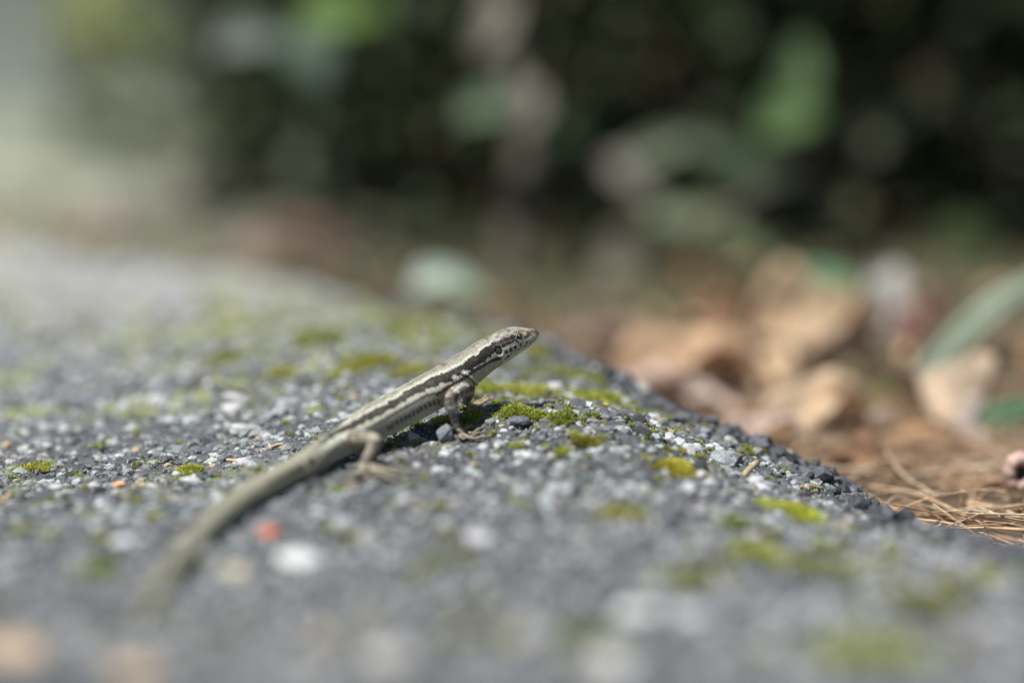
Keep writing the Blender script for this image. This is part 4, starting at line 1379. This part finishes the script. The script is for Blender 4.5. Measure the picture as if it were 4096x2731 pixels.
# ------------------------------------------------------------------ leaves, grass and litter beyond the broken edge
def leaf_grid(L_, W_, cup=0.15, curl=0.3, wave=0.05, seed=0, point=1.0, nu=14, nv_=7, fold=0.15, thick=0.0004):
    """leaf blade of length L_ along x and width W_ along y, a thin closed shell; z is its upper side"""
    r = np.random.default_rng(seed)
    u = np.linspace(0, 1, nu); v = np.linspace(-1, 1, nv_)
    U, Vv = np.meshgrid(u, v, indexing='ij')
    prof = np.sin(np.pi * np.clip(U, 0, 1) ** (0.8)) ** (0.75 * point) * (1 - 0.15 * U) + 0.015
    teeth = 1 + 0.05 * np.sin(U * 38 + seed)
    y = Vv * prof * W_ / 2 * teeth
    x = (U - 0.5) * L_
    z = -curl * L_ * (U - 0.5) ** 2 * 2 + cup * W_ * Vv ** 2 * prof + fold * W_ * np.abs(Vv) * prof * 0.5
    z = z + wave * W_ * np.sin(U * 9 + r.uniform(0, 6) + Vv * 2) * (0.3 + np.abs(Vv)) + 0.04 * W_ * np.cos(U * 44) * (np.abs(Vv)) * .4
    A = np.stack([x.ravel(), y.ravel(), z.ravel()], 1)
    B = A - np.array([0, 0, thick])
    n = nu * nv_
    F_ = []
    for i in range(nu - 1):
        for j in range(nv_ - 1):
            a, b, c_, d = i * nv_ + j, i * nv_ + j + 1, (i + 1) * nv_ + j + 1, (i + 1) * nv_ + j
            F_.append([a, d, c_, b]); F_.append([a + n, b + n, c_ + n, d + n])
    for i in range(nu - 1):
        a, d = i * nv_, (i + 1) * nv_
        F_.append([a, a + n, d + n, d])
        a, d = i * nv_ + nv_ - 1, (i + 1) * nv_ + nv_ - 1
        F_.append([a, d, d + n, a + n])
    vein = (np.abs(Vv) < 0.08).ravel() | ((np.sin(U * 40 - np.abs(Vv) * 6) > .93)).ravel()
    return np.vstack([A, B]), np.array(F_), np.r_[vein, vein]


def face_basis(ang, pitch, yaw):
    """columns: the leaf's length, width and upper normal in the world. ang turns it in the vertical plane across
    the view, pitch leans the upper side up towards the sky, yaw swings it sideways"""
    a = math.radians(ang)
    M = Matrix.Rotation(math.radians(yaw), 3, 'Z') @ Matrix.Rotation(math.radians(90 - pitch), 3, 'X') @ Matrix.Rotation(a, 3, 'Z')
    return np.array(M)


def leaf_thing(name, px, py, d, lpx, wpx, ang, pitch, yaw, col_, mat_, seed, label=None, cat=None, group=None, parent=None, off=(0, 0, 0), **kw):
    c = P(px, py, d)
    s = d / FPX
    Vl, Fl, vein = leaf_grid(lpx * s, wpx * s, seed=seed, **kw)
    B = face_basis(ang, pitch, yaw)
    Vw = Vl @ B.T
    cc = np.tile(np.array(col_), (len(Vl), 1)) * (1 + 0.25 * vnoise(Vl[:, 0] / s / 60 + seed, Vl[:, 1] / s / 60, seed))[:, None]
    cc[vein] *= 1.25
    o = link(name, mesh_np(name, Vw, Fl, np.clip(cc, 0, .8), smooth=True), mat_, parent, c - np.array(off))
    if label:
        tag(o, label, cat, group)
    return o


TAN, ORN, PNK, BRN_, RED = (0.56, 0.41, 0.25), (0.52, 0.30, 0.14), (0.60, 0.47, 0.38), (0.30, 0.17, 0.09), (0.20, 0.095, 0.075)
GL = 'dry leaves lying beyond the broken edge'
DRY = [
    # px, py, d, length, width, angle, pitch, yaw, colour, label
    (2770, 1470, .69, 660, 230, 4, 55, 10, (0.62, 0.42, 0.25), 'arched orange tan dry leaf lying just beyond the crest of the path'),
    (2600, 1545, .67, 400, 95, 20, 60, -10, PNK, 'pinkish dry leaf lying in front of the arched orange one'),
    (3270, 1300, .80, 540, 280, 8, 45, 5, TAN, 'large cupped tan leaf standing in front of the green leaves'),
    (3330, 1420, .78, 400, 110, 2, 70, 0, PNK, 'pale pink underside leaf below the large cupped tan leaf'),
    (3090, 1500, .72, 330, 130, -60, 50, 0, TAN, 'narrow tan leaf between the arched orange leaf and the cupped one'),
    (3270, 1650, .62, 640, 190, 27, 55, 10, (0.64, 0.48, 0.30), 'long tan leaf slanting up toward the grass blade'),
    (3060, 1740, .60, 420, 120, 25, 65, 0, PNK, 'pale leaf slanting behind the middle of the broken edge'),
    (2850, 1620, .66, 420, 80, -42, 60, 0, PNK, 'pinkish curled leaf strip crossing downward behind the edge'),
    (3790, 1640, .63, 430, 260, -68, 40, 15, (0.52, 0.40, 0.27), 'big upright papery leaf near the base of the grass blade'),
    (3835, 1775, .61, 200, 200, -50, 55, 0, (0.60, 0.50, 0.42), 'pale added leaf piece standing for the highlight on the big papery leaf'),  # separate pale piece that paints the papery leaf's white highlight
    (3700, 1840, .60, 460, 130, -22, 55, 0, ORN, 'rust orange leaf lying under the pale highlight piece'),
    (3480, 1860, .58, 330, 130, -12, 60, 0, BRN_, 'dark brown leaf in the hollow behind the broken edge'),
    (3900, 1960, .56, 330, 110, 10, 60, 0, (0.45, 0.30, 0.18), 'brown leaf under the ring shaped seed capsule'),
    (2930, 1290, .88, 330, 120, -6, 50, 0, BRN_, 'reddish brown leaf behind the arched orange leaf'),
    (2450, 1370, .84, 420, 110, -4, 65, 0, (0.42, 0.30, 0.23), 'dull brown leaf right behind the snout of the lizard'),
    (3630, 1330, .76, 240, 90, -80, 30, 0, RED, 'dark red leaf standing between the grey bud and the grass blade'),
    (3745, 1210, .80, 150, 80, 50, 30, 0, RED, 'small red leaf tip against the dark hollow'),
    (3540, 1190, .84, 290, 140, 78, 20, 0, (0.50, 0.48, 0.42), 'pale grey upright leaf beside the large cupped tan leaf'),
    (3480, 1330, .82, 220, 120, 40, 40, 0, (0.48, 0.45, 0.38), 'pale leaf joining the grey upright leaf and the cupped one'),
    (1100, 1020, 1.05, 420, 100, 5, 60, 0, (0.33, 0.24, 0.18), 'brown leaf lying along the far edge of the path'),
    (430, 930, 1.25, 460, 120, -8, 60, 0, (0.38, 0.31, 0.25), 'pale tan leaf at the far left edge of the path'),
    (850, 810, 1.5, 430, 130, 15, 50, 0, (0.30, 0.25, 0.19), 'tan leaf farther back on the ground at the left'),
    (1230, 960, 1.2, 330, 110, -12, 50, 0, (0.20, 0.12, 0.085), 'rusty leaf at the foot of the hedge'),
]
for k, (px, py, d, lp, wp, ang, pi_, yw, cl, lab) in enumerate(DRY):
    cl = tuple(q * w_ for q, w_ in zip(cl, (.80, .80, .84)))
    d = d + .03 if .59 < d < 1 else d
    leaf_thing('dry_leaf', px, py - 10, d, lp * 1.12, wp * 1.35, ang, pi_ + 8, yw, cl, M_litter, 50 + k, lab, 'leaf', GL, cup=.38, curl=.4, wave=.16)

# litter nobody could count
def small_leaves(n, xf, seed, cols, lmin, lmax, wr=0.45, flat=0.6):
    r = np.random.default_rng(seed)
    pr = []
    for k in range(5):
        Vl, Fl, _ = leaf_grid(1.0, wr * r.uniform(.7, 1.3), cup=.3, curl=r.uniform(.2, .6), wave=.12, seed=seed + k, nu=6, nv_=3, thick=.02)
        pr.append((Vl, np.vstack([Fl[:, [0, 1, 2]], Fl[:, [0, 2, 3]]])))
    T = xf(r, n)
    n = len(T)
    R = rand_rots(n, flat, r)
    S = r.uniform(lmin, lmax, n)
    ca = np.array(cols)[r.integers(0, len(cols), n)] * r.uniform(.65, 1.25, (n, 1))
    return scatter_mesh(pr, r.integers(0, 5, n), R, S, T, ca)


def litter_pos(r, n):
    x = r.uniform(-0.75, 0.65, n); y = r.uniform(0.60, 1.55, n)
    e_ = edge_dist(x, y)
    lim = np.where(x < 0, 0.25 + .1 * vnoise(x * 8, y * 8, 2), 0.6)
    m = (e_ > 0.004) & (np.abs(x) < 0.40 * y + .05) & (e_ < lim) & (r.uniform(size=n) < np.where(x < -.05, .3, np.where(y < .85, .35, np.where(y > 1.0, .15, .5))))
    x, y = x[m], y[m]
    return np.stack([x, y, z_soil(x, y) + r.uniform(0.001, 0.010, len(x))], 1)


V, F, Cc = small_leaves(5200, litter_pos, 71, [TAN, ORN, BRN_, PNK, (0.40, 0.30, 0.2), (0.22, 0.14, 0.08), (0.2, 0.13, 0.08), (0.09, 0.065, 0.04), (0.07, 0.06, 0.035), (.16, .17, .08)], 0.007, 0.024)
tag(link('leaf_litter', mesh_np('leaf_litter', V, F, Cc), M_litter), 'carpet of brown dry leaf litter beyond the broken edge', 'leaf litter', kind='stuff')

# straw litter close to the lower edge
r3 = np.random.default_rng(33)
Vs, Fs, Cs, off = [], [], [], 0
for k in range(800):
    near = k < 560
    if near:
        x, y = r3.uniform(0.085, 0.24), r3.uniform(0.40, 0.68)
    else:
        x, y = r3.uniform(0.0, 0.3), r3.uniform(0.5, 0.95)
    if edge_dist(np.array([x]), np.array([y]))[0] < 0.006:
        continue
    c = np.array([x, y, float(z_soil(x, y)) + r3.uniform(0.0008, 0.007)])
    a = r3.normal(-0.35, 0.8)
    ln_ = r3.uniform(0.006, 0.030)
    dv = np.array([math.cos(a), math.sin(a), r3.normal(0, .12)]) * ln_
    bend = np.array([-dv[1], dv[0], 0.3 * ln_]) * r3.normal(0, .15)
    pp = spline([c - dv, c + bend, c + dv], 6)
    v, f = tube_np(pp, np.full(6, r3.uniform(.00015, .00045)), 5)
    Vs.append(v); Fs.append(f + off); off += len(v)
    Cs.append(np.tile(np.array([(0.58, 0.42, 0.27), (0.50, 0.33, 0.19), (0.42, 0.26, 0.16), (0.62, 0.50, 0.36)][r3.integers(0, 4)]), (len(v), 1)) * r3.uniform(.75, 1.15))
tag(link('straw_litter', mesh_np('straw_litter', np.vstack(Vs), np.vstack(Fs), np.vstack(Cs), smooth=True), M_litter),
    'tangle of pale dry straw and needles in the corner below the edge', 'straw', kind='stuff')
for k, (a, b, rr, lab) in enumerate([
        ((3560, 2070), (4096, 2190), .0005, 'long straw running down along the foot of the broken edge'),
        ((3870, 2010), (4180, 2130), .0006, 'thick dry straw lying across the tangle at the right rim'),
        ((3480, 1945), (3860, 2060), .0005, 'pale straw just behind the dark humped stone'),
        ((3845, 2025), (3855, 1965), .0004, 'short straw tip sticking up from the tangle'),
        ((3900, 2010), (4020, 1965), .0003, 'thin bristle rising from the tangle toward the seed capsule')]):
    pa = hit(*a, .003, z_soil); pb = hit(*b, .003, z_soil)
    if k >= 3:
        pb = P(*b, (pa[1] + .003) / cp)
    pp = spline([pa, (pa + pb) / 2 + [0, .002, .002], pb], 10)
    v, f = tube_np(pp - pa, np.full(10, rr), 7)
    tag(link('straw', mesh_np('straw', v, f, smooth=True), M_straw, loc=pa), lab, 'straw')

# the ring shaped seed capsule
d = .535
c = P(4082, 1888, d)
th = np.linspace(0, 2 * np.pi, 40, endpoint=False); ps = np.linspace(0, 2 * np.pi, 20, endpoint=False)
Rm, rm = 48 / FPX * d, 24 / FPX * d
Vt = []
for t in th:
    rr = rm * (1 + 0.10 * math.cos(8 * t))
    for q in ps:
        Rr = Rm * (1 + .05 * math.cos(3 * t)) + rr * math.cos(q)
        Vt.append([Rr * math.cos(t), rr * 1.5 * math.sin(q), Rr * 1.15 * math.sin(t)])
Vt = np.array(Vt); Ft = []
for i in range(40):
    for j in range(20):
        Ft.append([i * 20 + j, i * 20 + (j + 1) % 20, ((i + 1) % 40) * 20 + (j + 1) % 20, ((i + 1) % 40) * 20 + j])
M_caps = new_mat('capsule', (0.42, 0.29, 0.24), rough=.75, noise=(500, .3), bump=(900, .0003))
M_capin = new_mat('capsule_hole_shade', (0.05, 0.045, 0.035), rough=.9)
cap_o = link('seed_capsule', mesh_np('seed_capsule', Vt, np.array(Ft), smooth=True), M_caps, loc=c)
tag(cap_o, 'pinkish brown ring shaped seed capsule lying among straw at the right rim', 'seed capsule')
v, f = ball(Rm * .95, (1, .5, 1.1), 2)
link('hole_dark', mesh_np('hole_dark', v, f, smooth=True), M_capin, cap_o, (0, 0.0016, 0))  # dark ball filling the ring, paints the shade in its hole

# grass blades
def blade(pts, wid, label, colr_, seed):
    """pts: px, py, d"""
    c3 = spline([P(*q) for q in pts], 26)
    o3 = c3[0].copy()
    n = len(c3)
    t = np.gradient(c3, axis=0); t /= np.linalg.norm(t, axis=1)[:, None]
    sd = np.cross(t, np.array([0.15, -1.0, 0.35])); sd /= np.linalg.norm(sd, axis=1)[:, None]
    nn = np.cross(sd, t)
    w = wid * np.interp(np.linspace(0, 1, n), [0, .15, .6, 1], [.55, .9, 1, .25])
    Vb, cols_ = [], []
    for s_, dz in ((-1, .0), (-.5, .12), (0, .28), (.5, .12), (1, 0), (.5, -.0), (0, .14), (-.5, -.0)):
        Vb.append(c3 - o3 + sd * (w * s_ / 2)[:, None] - nn * (w * (dz - .1))[:, None])
    Vb = np.stack(Vb, 1).reshape(-1, 3)
    Fb = []
    for i in range(n - 1):
        for j in range(8):
            Fb.append([i * 8 + j, i * 8 + (j + 1) % 8, (i + 1) * 8 + (j + 1) % 8, (i + 1) * 8 + j])
    Fb.append([0, 1, 2, 6]); 
    cc = np.tile(np.array(colr_), (len(Vb), 1))
    cc[2::8] *= 1.3
    tag(link('grass_blade', mesh_np('grass_blade', Vb, np.array(Fb), cc, smooth=True), M_leafgreen, loc=o3), label, 'grass blade', 'broad grass blades beyond the edge')


blade([(3480, 1800, .73), (3625, 1600, .735), (3780, 1415, .74), (3945, 1255, .74), (4110, 1135, .745), (4330, 1030, .75)], .0118, 'broad green grass blade arching up to the right rim against the dark', (0.40, 0.49, 0.37), 1)
blade([(3820, 1830, .64), (3930, 1720, .65), (4060, 1650, .66), (4300, 1600, .67)], .013, 'second grass blade lower down beside the right rim', (0.16, 0.29, 0.16), 2)
blade([(3350, 1720, .72), (3480, 1600, .72), (3600, 1560, .72), (3720, 1600, .72)], .006, 'thin olive blade bending low behind the long tan leaf', (0.22, 0.25, 0.08), 3)

# ------------------------------------------------------------------ the hedge: stems, shown leaves and dense foliage
hedge = bpy.data.objects.new('hedge', None)
COL.objects.link(hedge)
HO = np.array([0.35, 1.2, 0.0])
hedge.location = HO
tag(hedge, 'dark leafy hedge with bare stems rising behind the path and the litter', 'hedge')
GRN, TEAL, PALE_, LIME, OLV = (0.115, 0.20, 0.085), (0.15, 0.24, 0.20), (0.42, 0.50, 0.42), (0.17, 0.36, 0.09), (0.26, 0.25, 0.17)
HL = [
    (1000, 160, 1.05, 330, 190, 5, 40, 0, (0.25, 0.33, 0.31)), (1235, 230, 1.0, 330, 260, -60, 30, 10, TEAL), (1370, 60, 1.1, 420, 230, 10, 40, 0, LIME),
    (1230, 110, 1.2, 240, 160, 40, 30, 0, GRN), (360, 60, 1.5, 480, 300, -80, 30, 0, (.26,.5,.14)), (270, 190, 1.6, 420, 230, -50, 30, 0, (0.26, 0.42, 0.26)), (560, 130, 1.6, 420, 200, -60, 30, 0, (0.16, 0.22, 0.09)),
    (1990, 90, 1.1, 330, 150, 65, 35, 0, (0.42, 0.42, 0.30)), (1955, 430, 1.0, 260, 170, 10, 40, 0, (0.19, 0.31, 0.21)), (2120, 420, 1.05, 230, 150, 80, 30, 0, (0.38, 0.40, 0.38)),
    (1765, 1110, .86, 260, 170, 15, 60, 0, PALE_), (1860, 1150, .88, 180, 120, -20, 60, 0, (0.30, 0.38, 0.27)),
    (2500, 690, 1.05, 230, 150, -65, 35, 0, (0.46, 0.44, 0.34)), (2660, 590, 1.1, 380, 120, 25, 35, 0, (0.24, 0.32, 0.24)), (2580, 780, 1.1, 240, 110, -40, 40, 0, (0.34, 0.33, 0.29)),
    (2850, 900, .98, 350, 170, -35, 50, 0, (0.25, 0.40, 0.21)), (2700, 880, 1.0, 240, 120, -20, 50, 0, (0.22, 0.32, 0.23)), (3020, 1010, 1.0, 280, 120, -30, 45, 0, (0.19, 0.28, 0.17)),
    (3200, 300, 1.15, 380, 150, 85, 25, 0, (0.14, 0.26, 0.13)), (3170, 470, 1.1, 300, 210, 20, 40, 0, (0.16, 0.30, 0.13)), (2950, 640, 1.15, 420, 120, -25, 30, 0, (0.11, 0.18, 0.12)),
    (3040, 700, 1.2, 260, 160, 0, 30, 0, (0.10, 0.17, 0.11)), (2340, 480, 1.25, 360, 150, 30, 30, 0, (0.085, 0.15, 0.075)), (2480, 1060, 1.05, 200, 300, 0, 40, 0, (0.24, 0.23, 0.21)),
    (3320, 1150, .90, 330, 170, -10, 45, 0, (0.16, 0.36, 0.19)), (3160, 1080, 1.0, 220, 120, 10, 40, 0, (0.13, 0.22, 0.12)), (3380, 820, 1.15, 230, 150, 10, 35, 0, (0.20, 0.21, 0.14)),
    (3500, 560, 1.3, 260, 110, 40, 30, 0, (0.16, 0.17, 0.14)), (3650, 440, 1.3, 220, 120, 30, 20, 0, (0.07, 0.12, 0.08)), (3880, 960, 1.1, 260, 170, -40, 30, 0, (0.06, 0.11, 0.04)),
    (2830, 1200, .96, 330, 110, -55, 40, 0, (0.30, 0.19, 0.15)), (2950, 1130, 1.0, 170, 100, 10, 50, 0, (0.33, 0.30, 0.2)), (1240, 600, 1.5, 260, 330, 0, 30, 0, (0.19, 0.24, 0.19)),
    (2440, 1180, 1.1, 260, 120, 75, 30, 0, (0.26, 0.22, 0.21)), (3950, 1480, .78, 260, 200, 20, 20, 0, (0.03, 0.06, 0.045)),
]
for k, (px, py, d, lp, wp, ang, pi_, yw, cl) in enumerate(HL):
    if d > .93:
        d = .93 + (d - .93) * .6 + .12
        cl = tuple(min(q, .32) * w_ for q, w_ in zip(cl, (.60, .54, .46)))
    else:
        cl = tuple(q * .85 for q in cl)
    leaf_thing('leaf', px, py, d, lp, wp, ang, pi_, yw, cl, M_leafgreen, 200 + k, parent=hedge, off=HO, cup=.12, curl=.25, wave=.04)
BR = [([(2075, 1330, 1.12), (2060, 1000, 1.12), (2085, 640, 1.13), (2060, 300, 1.15), (1950, -250, 1.25)], .010, (0, 0, 0)),
      ([(1330, 1150, 1.45), (1320, 700, 1.5), (1250, 200, 1.5), (1300, -300, 1.5)], .012, (0, 0, 0)),
      ([(3150, 1250, 1.3), (3200, 700, 1.4), (3100, 0, 1.5)], .010, (0, 0, 0)),
      ([(2700, 1000, 1.02), (2850, 880, 1.0), (3050, 760, 1.1), (3300, 700, 1.2)], .004, (0, 0, 0))]
for pts, rr, _ in BR:
    c3 = spline([P(*q) for q in pts], 24)
    c3[:, 0] += 0.004 * np.sin(np.linspace(0, 9, 24) + rr * 900)
    v, f = tube_np(c3 - HO, rr * np.linspace(1.15, .8, 24), 10)
    link('branch', mesh_np('branch', v, f, smooth=True), M_bark, hedge)


def shade_canopy_pos(y0, y1, x0, x1, z0, z1, left=-0.11):
    def g_(r, n):
        x = r.uniform(x0, x1, n); y = r.uniform(y0, y1, n); z = z0 + (z1 - z0) * r.uniform(0, 1, n)
        lo_ = 0.16 + 0.10 * np.clip((1.5 - y) / .5, 0, 1) + .05 * vnoise(x * 6, y * 6, 3)
        m = (r.uniform(size=n) < np.where(x < .12, .30, 1)) & (x > left * y + 0.06 * vnoise(z * 9, y * 9, 7)) & (z > lo_)
        return np.stack([x, y, z], 1)[m] - HO
    return g_


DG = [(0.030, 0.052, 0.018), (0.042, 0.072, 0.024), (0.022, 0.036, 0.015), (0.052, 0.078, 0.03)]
A1 = small_leaves(15000, shade_canopy_pos(1.2, 2.6, -.6, 1.7, .16, 1.05), 91, DG, .028, .06, .6, 1.2)  # leafy canopy mostly above the view, added to shade the hedge foot
# thin lower growth and the far inside of the hedge
def low_pos(r, n):
    x = r.uniform(-.35, 1.3, n); y = r.uniform(1.22, 2.9, n); z = r.uniform(-.02, .25, n)
    m = x > -.2 * y
    return np.stack([x, y, z], 1)[m] - HO
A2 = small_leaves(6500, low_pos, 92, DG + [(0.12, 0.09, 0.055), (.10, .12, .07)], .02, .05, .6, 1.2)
def mid_pos(r, n):
    x = r.uniform(-.32, .35, n); y = r.uniform(1.5, 2.3, n); z = r.uniform(-.02, .30, n)
    m = x > -.24 * y
    return np.stack([x, y, z], 1)[m] - HO
A3 = small_leaves(1800, mid_pos, 97, [(.13, .15, .09), (.11, .135, .075), (.10, .135, .08), (.16, .14, .10)], .03, .07, .6, 1.0)
def rim_pos(r, n):
    y = r.uniform(2.0, 3.2, n); x = y * (-.07 - .22 * r.uniform(0, 1, n) ** 1.9); z = .55 * r.uniform(0, 1, n) ** 1.3
    return np.stack([x, y, z], 1) - HO
A4 = small_leaves(800, rim_pos, 98, [(.25, .27, .17), (.21, .25, .13), (.25, .24, .17)], .04, .08, .6, 1.0)
A3 = (np.vstack([A3[0], A4[0]]), np.vstack([A3[1], A4[1] + len(A3[0])]), np.vstack([A3[2], A4[2]]))
A2 = (np.vstack([A2[0], A3[0]]), np.vstack([A2[1], A3[1] + len(A2[0])]), np.vstack([A2[2], A3[2]]))
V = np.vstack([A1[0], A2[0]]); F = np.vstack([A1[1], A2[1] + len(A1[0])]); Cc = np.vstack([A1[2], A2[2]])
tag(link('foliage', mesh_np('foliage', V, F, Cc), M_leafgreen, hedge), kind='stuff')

# farther shrub, pale wall and an added earth mass that close the view
shrub = bpy.data.objects.new('shrub', None); COL.objects.link(shrub)
SO = np.array([-0.35, 4.0, 0.0]); shrub.location = SO
tag(shrub, 'blurred olive green shrub far behind, between the pale wall and the hedge', 'shrub')
def shrub_pos(r, n):
    a = r.uniform(0, 2 * np.pi, n); q = np.sqrt(r.uniform(0, 1, n)); z = r.uniform(0, 1, n)
    rr = (0.55 + .3 * np.sin(a * 3 + 1)) * q * np.sqrt(np.clip(1 - (z - .4) ** 2 * 1.6, 0.1, 1))
    return np.stack([rr * np.cos(a) * 1.0 + .25, rr * np.sin(a) * .7 + .3, z * 1.4], 1)
V, F, Cc = small_leaves(3800, shrub_pos, 95, [(0.10, 0.15, 0.06), (0.07, 0.11, 0.045), (0.14, 0.17, 0.08)], .04, .09, .6, 1.2)
tag(link('foliage', mesh_np('foliage', V, F, Cc), M_leafgreen, shrub), kind='stuff')
v, f = tube_np(spline([(0.2, .3, -.05), (.22, .28, .3), (.3, .3, .8)], 12), np.linspace(.03, .015, 12), 8)
link('trunk', mesh_np('trunk', v, f, smooth=True), M_bark, shrub)

bmw = bmesh.new()
def bxx(bm, x0, x1, y0, y1, z0, z1):
    m_ = bmesh.ops.create_cube(bm, size=1.0)
    for w in m_['verts']:
        w.co = Vector((x0 + (w.co.x + .5) * (x1 - x0), y0 + (w.co.y + .5) * (y1 - y0), z0 + (w.co.z + .5) * (z1 - z0)))
bxx(bmw, -6.5, -0.5, 5.2, 5.45, -.1, 2.2)
bmesh.ops.bevel(bmw, geom=bmw.edges[:], offset=.015, segments=2, affect='EDGES')
mw = bpy.data.meshes.new('garden_wall'); bmw.to_mesh(mw); bmw.free()
wl = link('garden_wall', mw, M_wall)
tag(wl, 'pale bluish grey garden wall far behind at the top left', 'wall')
bmw = bmesh.new(); bxx(bmw, -6.55, -0.46, 5.15, 5.5, 2.203, 2.27)
mw = bpy.data.meshes.new('coping'); bmw.to_mesh(mw); bmw.free()
link('coping', mw, M_wall, wl)
# dark earth mass added behind everything on the right to block horizon light
xs_ = np.linspace(-.75, 7, 90); ys_ = np.linspace(3.3, 7.0, 30)
V, F = tensor_grid(xs_, ys_, lambda a, b: -.1 + 2.6 * sstep(3.3, 5.2, b + .25 * vnoise(a * 2, b * 2, 5)) * sstep(-.75, -.2, a) + .12 * fnoise(a * 5, b * 5, 6))
horizon_block = link('horizon_block', mesh_np('horizon_block', V, F, np.tile(np.array([0.045, 0.045, 0.028]), (len(V), 1)), smooth=True), M_soil)
tag(horizon_block, kind='structure')
